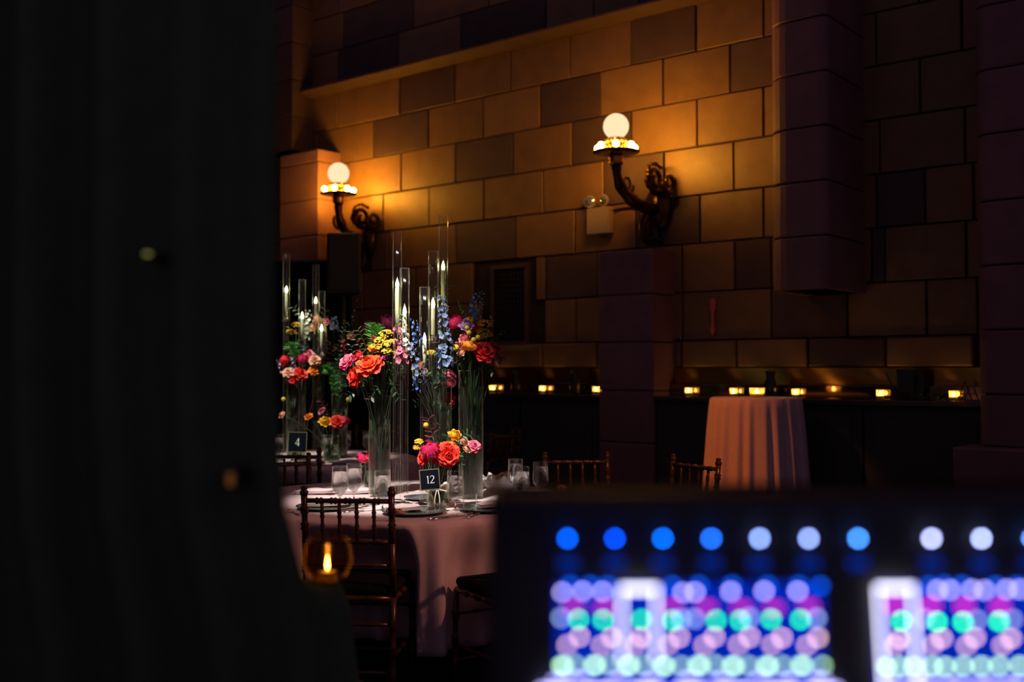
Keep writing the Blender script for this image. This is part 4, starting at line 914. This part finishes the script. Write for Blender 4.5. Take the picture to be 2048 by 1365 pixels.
# brown twig
t = thing('curved_twig', 'curved brown twig arching down beside the shortest taper', 'twig', V4A + Vector((.03, 0, .02)))
f0 = V4A + Vector((.03, 0, .02)); pts = [f0, at(625, 800, 8.0), at(654, 700, 8.0), at(652, 655, 8.0), at(632, 625, 8.0)]
obj('wood', tube([p - f0 for p in pts], [.006, .006, .005, .004, .003], 6), mat('brown_bark', (.3, .13, .04), .6, vary=.4, scale=60), t, True)

for V, cx0, cy0, rx_, ry_, Yc, n_, tag_ in ((VL, 757, 735, 60, 42, 5.70, 34, 'mass of dark green filler leaves in the tall left bouquet'), (VR, 950, 705, 50, 44, 5.68, 30, 'mass of dark green filler leaves in the tall right bouquet'), (VM, 872, 735, 32, 60, 5.82, 22, 'mass of dark filler leaves between the candle pillars'),
                                          (VS, 890, 905, 46, 22, 5.26, 16, 'dark green filler leaves of the low front arrangement'), (V4A, 600, 725, 44, 40, 7.98, 28, 'green filler leaves of the farther bouquet at the curtain edge'), (V4B, 678, 740, 34, 60, 8.05, 26, 'dark filler leaves of the farther right-hand vase')):
    base = V + Vector((0, 0, .02)); t = thing('filler_foliage', tag_, 'foliage', base); gl_, gd_, gs_ = [], [], []
    for i in range(n_):
        a = rnd.uniform(0, 2 * PI); q = rnd.uniform(.35, 1); x, y = cx0 + rx_ * q * math.cos(a), cy0 + ry_ * q * math.sin(a)
        Y = Yc + rnd.uniform(-.05, .06); p0 = at(cx0 + (x - cx0) * .25, cy0 + (y - cy0) * .25 + 14, Y) - base; p1 = at(x, y, Y) - base
        pts = bez(p0, (p0 + p1) / 2 + Vector((0, 0, .02)), p1, 6); gs_.append(tube(pts, .0012, 4)); gs_.append(tube([Vector((0, 0, 0)), p0], .0014, 4)); L = 13 * 5.7 / F
        for m_ in range(9):
            s_ = m_ / 9; p = pts[int(s_ * 5.99)].lerp(pts[int(s_ * 5.99) + 1], (s_ * 5.99) % 1); d = (p1 - p0).normalized()
            o = (d * .5 + Vector((-d.z, 0, d.x)).normalized() * (1 if m_ % 2 else -1) + Vector((0, rnd.uniform(-.8, .4), 0))).normalized()
            (gl_ if i % 4 == 0 else gd_).append(xf(LEAFG, T(*p) @ o.to_track_quat('X', 'Z').to_matrix().to_4x4() @ R(rnd.uniform(-.9, .9), 'X') @ S(L * rnd.uniform(.7, 1.1))))
    vr, vh = {34: (.048, .34), 30: (.054, .42), 22: (.036, .40), 16: (.036, .10), 28: (.058, .34), 26: (.048, .3)}[n_]; gw_ = []
    for i in range(90 if n_ > 16 else 24):
        a = rnd.uniform(0, 2 * PI); q = vr * math.sqrt(rnd.random()) * .82; L = rnd.uniform(.03, .06) * vr / .05
        dr_ = Vector((rnd.uniform(-.25, .25), rnd.uniform(-.25, .25), 1)).normalized()
        gw_.append(xf(LEAFG, T(q * math.cos(a), q * math.sin(a), rnd.uniform(0, vh)) @ dr_.to_track_quat('X', 'Z').to_matrix().to_4x4() @ R(rnd.uniform(-3, 3), 'X') @ S(L, L * .5, L)))
    tag(obj('submerged_leaves', merge(*gw_), GREEN_D, t, True), None, kind='stuff')
    tag(obj('dark_leaves', merge(*gd_), GREEN_D, t, True), None, kind='stuff'); tag(obj('light_leaves', merge(*gl_), GREEN_A, t, True), None, kind='stuff'); tag(obj('twigs', merge(*gs_), STEMM, t, True), None, kind='stuff')
# ================================================================ TABLE NUMBER CARDS
def ribbon(pts, ws):
    v = []; f = []
    for i, p in enumerate(pts):
        a = Vector(pts[max(i - 1, 0)]); b = Vector(pts[min(i + 1, len(pts) - 1)]); d = (b - a).normalized(); n_ = Vector((-d.y, d.x)); w_ = ws[i] / 2
        v += [(p[0] + n_.x * w_, 0, p[1] + n_.y * w_), (p[0] - n_.x * w_, 0, p[1] - n_.y * w_)]
    for i in range(len(pts) - 1): f.append((2 * i, 2 * i + 1, 2 * i + 3, 2 * i + 2))
    return v, f
def d1(): return merge(ribbon([(.0, 0), (.0, .98)], [.10, .10]), ribbon([(-.17, .86), (-.06, .91), (0.04, 1.0)], [.03, .06, .08]), ribbon([(-.14, .015), (.14, .015)], [.03, .03]))
def d2():
    p = [(-.22, .74), (-.21, .84), (-.13, .95), (0, .99), (.14, .95), (.22, .83), (.22, .70), (.14, .53), (.0, .34), (-.14, .17), (-.26, .04)]
    return merge(ribbon(p, [.05, .05, .06, .07, .09, .11, .12, .10, .08, .06, .05]), ribbon([(-.27, .04), (.22, .04), (.27, .12)], [.09, .09, .04]))
def d4(): return merge(ribbon([(.1, 0), (.1, 1)], [.11, .11]), ribbon([(.1, 1.0), (-.3, .3)], [.05, .05]), ribbon([(-.32, .29), (.28, .29)], [.07, .07]), ribbon([(0, .015), (.2, .015)], [.03, .03]))
NAVY = mat('navy_card', (.004, .006, .012), .8, spec=.05); GILT = mat('pale_gold', (.75, .62, .32), .3, .8); PAPERW = mat('white_ink', (.85, .85, .8), .6)
def card(label, px, py, Y, w_, h_, digits, tilt, lean, lab2):
    p = at(px, py, Y); t = thing('table_number_card', label, 'sign', (p.x, p.y, p.z)); Mt = R(tilt, 'Y') @ R(lean, 'X')
    obj('card', xf(box(-w_ / 2, w_ / 2, 0, .003, 0, h_), Mt), NAVY, t)
    b = .004; obj('gold_frame', xf(merge(box(-w_ / 2 - b, w_ / 2 + b, -.002, .005, -b, 0), box(-w_ / 2 - b, w_ / 2 + b, -.002, .005, h_, h_ + b), box(-w_ / 2 - b, -w_ / 2, -.002, .005, 0, h_), box(w_ / 2, w_ / 2 + b, -.002, .005, 0, h_)), Mt), GILT, t)
    s_ = h_ * .40; n = len(digits)
    for i, dg in enumerate(digits):
        obj('digit', xf(dg(), Mt @ T((i - (n - 1) / 2) * s_ * .55 + s_ * .05, -.0025, h_ * .30) @ S(s_)), PAPERW, t)
    obj('card_stand', merge(tube([(-w_ * .3, .02, -(p.z - TZ) + .002), (0, .012, -.004), (0, .004, h_ * .4)], .0018, 5), tube([(w_ * .3, .02, -(p.z - TZ) + .002), (0, .012, -.004)], .0018, 5)), GILT, t)
    return t
card('navy card reading 12 in a thin gold frame before the low vase', 861, 979, 5.06, 36 / 404, 37 / 404, [d1, d2], -.09, -.10, '')
card('navy card reading 4 in front of the cylinder on table 4', 594, 904, 7.72, .13, .14, [d4], .02, -.08, '')
t = thing('ribbon_bow', 'champagne ribbon tied round the low vase under the number card', 'ribbon', (VS.x, VS.y, VS.z))
RB = mat('champagne_ribbon', (.62, .52, .38), .4, sheen=.4)
obj('band', lathe([(.0505, .085), (.0515, .10), (.0505, .115)], 32), RB, t, True)
for s in (-1, 1):
    obj('loop', tube(bez((0, -.055, .10), (s * .07, -.075, .15 + .01 * s), (s * .055, -.06, .085), 8) + [Vector((0, -.055, .098))], [.004, .008, .010, .010, .010, .009, .008, .006, .004, .003], 6), RB, t, True)
    obj('tail', tube(bez((0, -.056, .10), (s * .015, -.075, .06), (s * .012, -.07, .002 + .02), 6), .0028, 5), RB, t, True)
obj('knot', ball((0, -.057, .10), (.009, .007, .009), ICO2), RB, t, True)

# ================================================================ PLACE SETTINGS
CHG = mat('dark_glass_charger', (.16, .18, .17), .12, coat=.5); NAP = LINEN_W
def on12(px, py): p = atz(px, py, TZ); return Vector((p.x, p.y, TZ + .001))
def plate(px, py, r, label, m=CHG, grp='glass charger plates on table 12'):
    o = obj('charger_plate', lathe([(0, 0), (r * .6, 0), (r * .68, .004), (r, .014), (r, .017), (r * .66, .008), (0, .006)], 48), m, None, True); o.location = on12(px, py); tag(o, label, 'plate', grp); return o
def napkin(px, py, z, w_, d_, rz, label, m=NAP):
    p = atz(px, py, TZ + z); v = []; f = []; n = 18; k = 8
    t = thing('folded_napkin', label, 'napkin', (p.x, p.y, TZ + z), rz)
    for L in range(3):
        vv = []; ff = []
        for side in (0, 1):
            for j in range(k + 1):
                for i in range(n + 1):
                    x = (i / n - .5) * w_ * (1 - .04 * L); y = (j / k - .5) * d_
                    e = 1 - abs(2 * i / n - 1) ** 4; e2 = 1 - abs(2 * j / k - 1) ** 6
                    zz = .003 + L * .006 + (.010 * side + .004 * math.sin(x * 40 + L) * e) * max(.1, e * e2) + (.010 * (i / n) ** 2)
                    vv.append((x, y, zz))
        N = (n + 1) * (k + 1)
        for j in range(k):
            for i in range(n):
                a = j * (n + 1) + i; ff.append((a, a + n + 1, a + n + 2, a + 1)); b = a + N; ff.append((b, b + 1, b + n + 2, b + n + 1))
        for i in range(n):
            for a in (i, k * (n + 1) + i): ff.append((a, a + 1, a + 1 + N, a + N))
        for j in range(k):
            for a in (j * (n + 1), j * (n + 1) + n): ff.append((a, a + n + 1, a + n + 1 + N, a + N))
        obj('fold', (vv, ff), m, t, True)
    return t
def fork(px, py, rz, label):
    t = thing('fork', label, 'cutlery', on12(px, py), rz, 'forks on table 12')
    obj('handle', tube([(0, -.10, .002), (0, -.05, .003), (0, .0, .003), (0, .03, .005)], [.005, .004, .0022, .003], 8), SILVER, t, True)
    obj('shoulder', xf(box(-.011, .011, 0, .022, 0, .0018, .0008), T(0, .028, .005) @ R(.2, 'X')), SILVER, t)
    for i in range(4): x = -.0095 + i * .0063; obj('tine', tube([(x, .048, .008), (x, .075, .011), (x * .9, .098, .006)], [.0016, .0015, .0007], 5), SILVER, t)
def knife(px, py, rz, label):
    t = thing('knife', label, 'cutlery', on12(px, py), rz, 'knives on table 12')
    obj('handle', tube([(0, -.11, .003), (0, -.06, .004), (0, 0, .003)], [.004, .0055, .003], 8), SILVER, t, True)
    obj('blade', ([(-.002, 0, .001), (.002, 0, .001), (.009, .09, .001), (0, .125, .001), (-.003, .09, .001), (-.002, 0, .0025), (.001, 0, .0025), (.003, .09, .002), (0, .12, .0015), (-.003, .09, .003)], [(0, 1, 2, 3, 4), (9, 8, 7, 6, 5), (0, 5, 6, 1), (1, 6, 7, 2), (2, 7, 8, 3), (3, 8, 9, 4), (4, 9, 5, 0)]), SILVER, t)
def spoon(px, py, rz, label):
    t = thing('spoon', label, 'cutlery', on12(px, py), rz)
    obj('handle', tube([(0, -.10, .002), (0, -.05, .004), (0, .02, .003)], [.005, .004, .002], 8), SILVER, t, True); obj('bowl', ball((0, .045, .005), (.019, .028, .004), ICO2), SILVER, t, True)
plate(828, 1028, .155, 'dark glass charger in front of the low bouquet'); napkin(806, 1022, .014, .17, .09, .25, 'folded ivory napkin on the charger beside the near chair post')
t = thing('napkin_ring', 'orange-tan rolled napkin ring lying on the front napkin', 'napkin ring', atz(788, 1022, TZ + .05))
obj('band', tube([(.032 * math.cos(a * .35), .020 * math.sin(a * .35), .004 * math.sin(a)) for a in range(19)], .006, 6), mat('tan_leather', (.62, .33, .17), .5), t, True)
obj('second_band', tube([(.020 * math.cos(a * .35) + .03, .016 * math.sin(a * .35) - .005, -.008) for a in range(19)], .005, 6), MATS['tan_leather'], t, True)
plate(655, 1018, .155, 'dark glass charger behind the near chair spindles'); napkin(655, 1012, .014, .22, .11, -.1, 'wide blush napkin seen through the near chair back')
plate(978, 1022, .15, 'pale charger at the console edge of table 12'); napkin(985, 1014, .014, .16, .09, .3, 'ivory napkin half hidden by the console')
napkin(722, 987, .002, .20, .10, .12, 'blush napkin behind the goblets beside the tall left vase', LINEN); napkin(630, 988, .002, .24, .10, -.15, 'blush napkin at the left edge of table 12', LINEN)
plate(845, 1000, .10, 'small pale plate between candle pillars and low vase'); 
t = napkin(848, 966, .002, .05, .05, .2, 'small pink folded napkin peak behind the number 12 card', LINEN)
fork(938, 1032, -.15, 'fork with upturned tines next to the goblet by the card'); fork(950, 1033, -.28, 'second fork lying close to the console-side charger'); knife(885, 1036, -.62, 'knife lying diagonally at the table front'); knife(897, 1037, -.70, 'second knife beside the diagonal one')
fork(712, 1020, -.8, 'fork lying aslant behind the near chair spindles'); knife(728, 1024, -.95, 'knife aslant behind the near chair spindles'); spoon(735, 1012, -.85, 'spoon behind the near chair back'); fork(588, 1028, .5, 'fork at the curtain end of table 12')
# bread basket
bp = atz(1000, 980, TZ); t = thing('bread_basket', 'wire basket lined with crumpled white cloth', 'basket', (bp.x, bp.y, TZ + .001))
v, f = lathe([(0, .004), (.07, .004), (.10, .05), (.115, .075), (.108, .078), (.092, .05), (.06, .014), (0, .014)], 40)
v = [(x * (1 + .10 * math.sin(7 * math.atan2(y, x)) * (z > .03)), y * (1 + .10 * math.sin(7 * math.atan2(y, x)) * (z > .03)), z + (.014 * math.sin(9 * math.atan2(y, x) + 1) if z > .06 else 0)) for x, y, z in v]
obj('liner', (v, f), mat('white_cotton', (.8, .78, .8), .8), t, True)
for z in (.03, .055): obj('wire_ring', tube([((.092 + z * .3) * 1.1 * math.cos(k * 2 * PI / 24), (.092 + z * .3) * 1.1 * math.sin(k * 2 * PI / 24), z) for k in range(25)], .0022, 5), SILVER, t, True)
CR = mat('bread_crust', (.45, .17, .06), .5, vary=.5, scale=40, col2=(.75, .45, .22), bump=.3)
for dx, dy, dz, s_, lb in ((-.045, -.02, .065, .034, 'dark bread roll at the front of the basket'), (.045, -.01, .075, .042, 'round golden bread roll topping the basket'), (0, .03, .06, .036, 'bread roll at the back of the basket'), (-.01, -.03, .055, .03, 'small broken roll in the middle of the basket')):
    g = [Vector(p) * (1 + .12 * noise.noise(Vector(p) * 2 + Vector((dx * 50, 0, 0)))) for p in ICO3[0]]
    o = obj('bread_roll', (xf((g, ICO3[1]), S(s_, s_ * .85, s_ * .72))[0], ICO3[1]), CR, None, True); o.location = (bp.x + dx, bp.y + dy, TZ + dz); tag(o, lb, 'bread')
o = obj('bread_roll', xf(ICO3, S(.028, .026, .02)), CR, None, True); p = on12(1172, 972); o.location = (.28, 5.95, TZ + .02); tag(o, 'single roll at the console end of table 12', 'bread')
napkin(700, 928, .002, .26, .16, .1, 'blush napkin on table 4 below its glass cylinder', LINEN); napkin(620, 931, .002, .22, .12, .1, 'white napkin on table 4 behind the far chair'); napkin(590, 926, .002, .20, .10, 0, 'white napkin on table 4 under the card')

# ================================================================ near amber glass candle on a small draped stand
gp = at(655, 1110, 2.6)
t = thing('pedestal_stand', 'narrow black-draped stand under the amber candle bowl', 'stand', (gp.x - .03, gp.y, 0))
zt = at(655, 1166, 2.6).z
v, f = lathe([(0, 0), (.19, 0), (.15, .35), (.085, zt - .06), (.062, zt), (0, zt)], 36)
obj('draped_column', (v, f), BLACKCLOTH, t, True)
t = thing('candle_bowl', 'amber glass candle bowl glowing behind the near chair', 'candle', (gp.x, gp.y, zt + .001)); t.scale = (.88, .88, .88)
AMB = thin_glass('amber_glass', (.97, .72, .35), 1.5, .3, .12, .6, (.9, .5, .15))
obj('bowl', lathe([(0, 0), (.03, 0), (.055, .018), (.070, .055), (.066, .095), (.052, .125), (.050, .125), (.063, .094), (.067, .055), (.052, .021), (0, .004)], 32), AMB, t, True)
obj('wax', lathe([(0, .005), (.028, .005), (.028, .03), (0, .03)], 20), WAX, t, True)
obj('flame', xf(lathe([(0, 0), (.004, .005), (.0055, .014), (.0035, .03), (0, .044)], 12), T(0, 0, .033)), emis('amber_flame', (1, .62, .22), 45), t, True)

# ================================================================ CONSOLE close to the viewer
YC = 1.0
def cpt(px, py, d=0.0): p = at(px, py, YC); return Vector((p.x, p.y - d, p.z))
c0 = cpt(976, 988); c1 = cpt(2200, 1440)
t = thing('mixing_console', 'out-of-focus mixing console glowing with blue and coloured lights', 'console', (c0.x, YC, 0.92))
PB = Vector((c0.x, YC, 0.92))
CASE = mat('matte_black_console', (.045, .045, .05), .55)
obj('housing', box(0, c1.x - c0.x, .006, .10, 0, c0.z - .92, .012), CASE, t)
obj('control_deck', box(0, c1.x - c0.x, -.30, .006, 0, .05, .01), CASE, t)
obj('top_hood', box(0, c1.x - c0.x, -.012, .10, c0.z - .92 - .02, c0.z - .92 + .0, .006), CASE, t)
def rect_on(px, py, w_, h_, d, th=.003, b=.0):
    p = cpt(px, py) - PB; w_ /= F; h_ /= F; return box(p.x - w_ / 2, p.x + w_ / 2, .006 - d - th, .006 - d, p.z - h_ / 2, p.z + h_ / 2, b)
SCR = emis('screen_blue_glow', (0.0, 0.035, 0.85), 0.55)
s1 = obj('touch_screen', rect_on(1381, 1290, 530, 235, .0), SCR, t); s2 = obj('touch_screen', rect_on(1960, 1290, 400, 235, .0), SCR, t)
def lamp(px, py, w_, h_, col, s, par, nm='button_or_reflection', d=.004):
    k = f'{nm}_{col[0]:.2f}_{col[1]:.2f}_{col[2]:.2f}_{s:.0f}'
    return obj(nm, rect_on(px, py, w_, h_, d, .002), emis(k, col, s * (.5 if nm == 'button_or_reflection' else .85)), par)
LEDS = [(1135, (0.0, .09, .8), 46), (1230, (0.0, .06, .8), 46), (1326, (0.0, .12, .85), 46), (1423, (0.01, .13, .85), 46), (1520, (.22, .34, .90), 44), (1618, (.24, .34, .90), 44), (1717, (.05, .25, .9), 46), (1864, (.42, .46, .95), 44), (1964, (.38, .46, .95), 44), (2066, (.1, .25, .9), 46)]
for px, c, s in LEDS:
    o = lamp(px, 1078, 6.5, 6.5, c, s, t, 'indicator_light'); obj('bezel', rect_on(px, 1078, 12, 12, .0, .003), CASE, o)
LIL = (.50, .42, .95); GRN = (.03, 1.2, .30); PNK = (1.05, .62, .62); PGR = (.62, 1.15, .55); MGT = (.42, .01, .22); BLU = (.10, .25, .9)
def row(xs, y, c, s, w_, h_, par, hl=0):
    for x in xs: lamp(x + rnd.uniform(-2, 2), y + rnd.uniform(-1.5, 1.5), w_, h_, c, s, par)
row([1126, 1166, 1207, 1366, 1391, 1460, 1530, 1597], 1185, LIL, 20, 8, 8, s1); row([1140, 1180, 1215, 1345, 1400, 1465, 1535, 1600, 1640], 1172, (.0, .10, .9), 12, 10, 8, s1)
row([1148, 1210, 1343, 1413, 1483, 1550, 1620], 1216, MGT, 9, 24, 10, s1)
row([1157, 1207, 1283, 1347, 1432, 1479, 1543, 1600], 1241, GRN, 20, 8, 8, s1); row([1122, 1390, 1500, 1634, 1362], 1238, (.35, .5, .95), 12, 9, 9, s1)
row([1158, 1222, 1284, 1357, 1429, 1498, 1566, 1636], 1276, PNK, 16, 9, 7, s1); row([1134, 1202, 1270, 1338, 1408, 1478, 1546, 1614], 1292, PNK, 13, 9, 7, s1)
row([1125, 1190, 1258, 1330, 1397, 1466, 1536, 1606], 1332, PGR, 17, 13, 8, s1); row([1150, 1218, 1290, 1362, 1430, 1498, 1568, 1646], 1332, PGR, 10, 9, 7, s1)
row([1120, 1160, 1240, 1300, 1380, 1440, 1520, 1580, 1640], 1362, (.45, .42, 1), 12, 28, 5, s1); row([1110, 1200, 1290, 1380, 1470, 1560, 1650], 1380, (.5, .45, 1), 12, 60, 5, s1)
row([1135, 1230, 1326, 1423, 1520, 1618], 1128, (0, .03, .40), 1.6, 34, 16, t); row([1717, 1864, 1964, 2066], 1128, (0, .03, .40), 1.6, 34, 16, t)  # LED reflections on the housing, painted as dim glowing strips
WF = (.80, .78, 1.0)
def frame_on(cx, w_, y0, y1, par, tilt=0.0, s=7.0):
    th = 5
    g = []
    for x in (cx - w_ / 2, cx + w_ / 2):
        g.append([(x, y0), (x + tilt, y1)])
    k = emis('selection_frame_glow', WF, s * .56); gs = []
    for (xa, ya), (xb, yb) in g:
        a, b = cpt(xa, ya) - PB, cpt(xb, yb) - PB; h = th / F / 2
        gs.append(([(a.x - h, -.0015, a.z), (a.x + h, -.0015, a.z), (b.x + h, -.0015, b.z), (b.x - h, -.0015, b.z), (a.x - h, .0, a.z), (a.x + h, .0, a.z), (b.x + h, .0, b.z), (b.x - h, .0, b.z)], [(0, 1, 2, 3), (7, 6, 5, 4), (0, 4, 5, 1), (1, 5, 6, 2), (2, 6, 7, 3), (3, 7, 4, 0)]))
    p = rect_on(cx, y0 + 2, w_ + th, 9, .0075, .0015); gs.append(p)
    obj('selection_frame', merge(*gs), k, par)
frame_on(1278, 68, 1176, 1325, s1); frame_on(1789, 68, 1174, 1400, s2, 14)
row([1875, 1903, 1944, 1971, 2014, 2040], 1181, LIL, 20, 8, 8, s2); row([1860, 1890, 1925, 1990, 2035], 1172, (.0, .10, .9), 12, 10, 8, s2)
row([1789, 1862, 1931, 2002], 1213, MGT, 15, 20, 10, s2); row([1803, 1875, 1928, 1999], 1244, GRN, 24, 8, 8, s2); row([1850, 1955, 2026], 1240, (.5, .6, .95), 10, 8, 8, s2)
row([1800, 1884, 1952, 2022], 1278, PNK, 16, 9, 7, s2); row([1790, 1866, 1934, 2004], 1292, PNK, 13, 9, 7, s2)
row([1772, 1800, 1827, 1863, 1891, 1928, 1964, 1999, 2040], 1334, PGR, 15, 9, 8, s2); row([1790, 1850, 1910, 1970, 2030], 1370, (.45, .42, 1), 12, 46, 5, s2)
for i in range(12):
    x = c0.x + .06 + i * .045; fd = obj('fader', box(x - c0.x - .004, x - c0.x + .004, -.20 + .05 * math.sin(i), -.18 + .05 * math.sin(i), .05, .066, .002), mat('grey_fader_cap', (.3, .3, .32), .4), t)
rc = thing('road_case', 'black road case carrying the mixing console', 'case', (c0.x, YC - .31, 0))
obj('shell', box(0, c1.x - c0.x, 0, .42, .08, .915, .01), CASE, rc)
for i in range(4):
    x = .08 if i % 2 else c1.x - c0.x - .08; y = .06 if i < 2 else .36
    obj('caster', xf(lathe([(0, -.012), (.034, -.012), (.038, 0), (.034, .012), (0, .012)], 16), T(x, y, .038) @ R(PI / 2, 'Y')), BLACK, rc, True)
    obj('caster_plate', box(x - .03, x + .03, y - .03, y + .03, .07, .08), SILVER, rc)
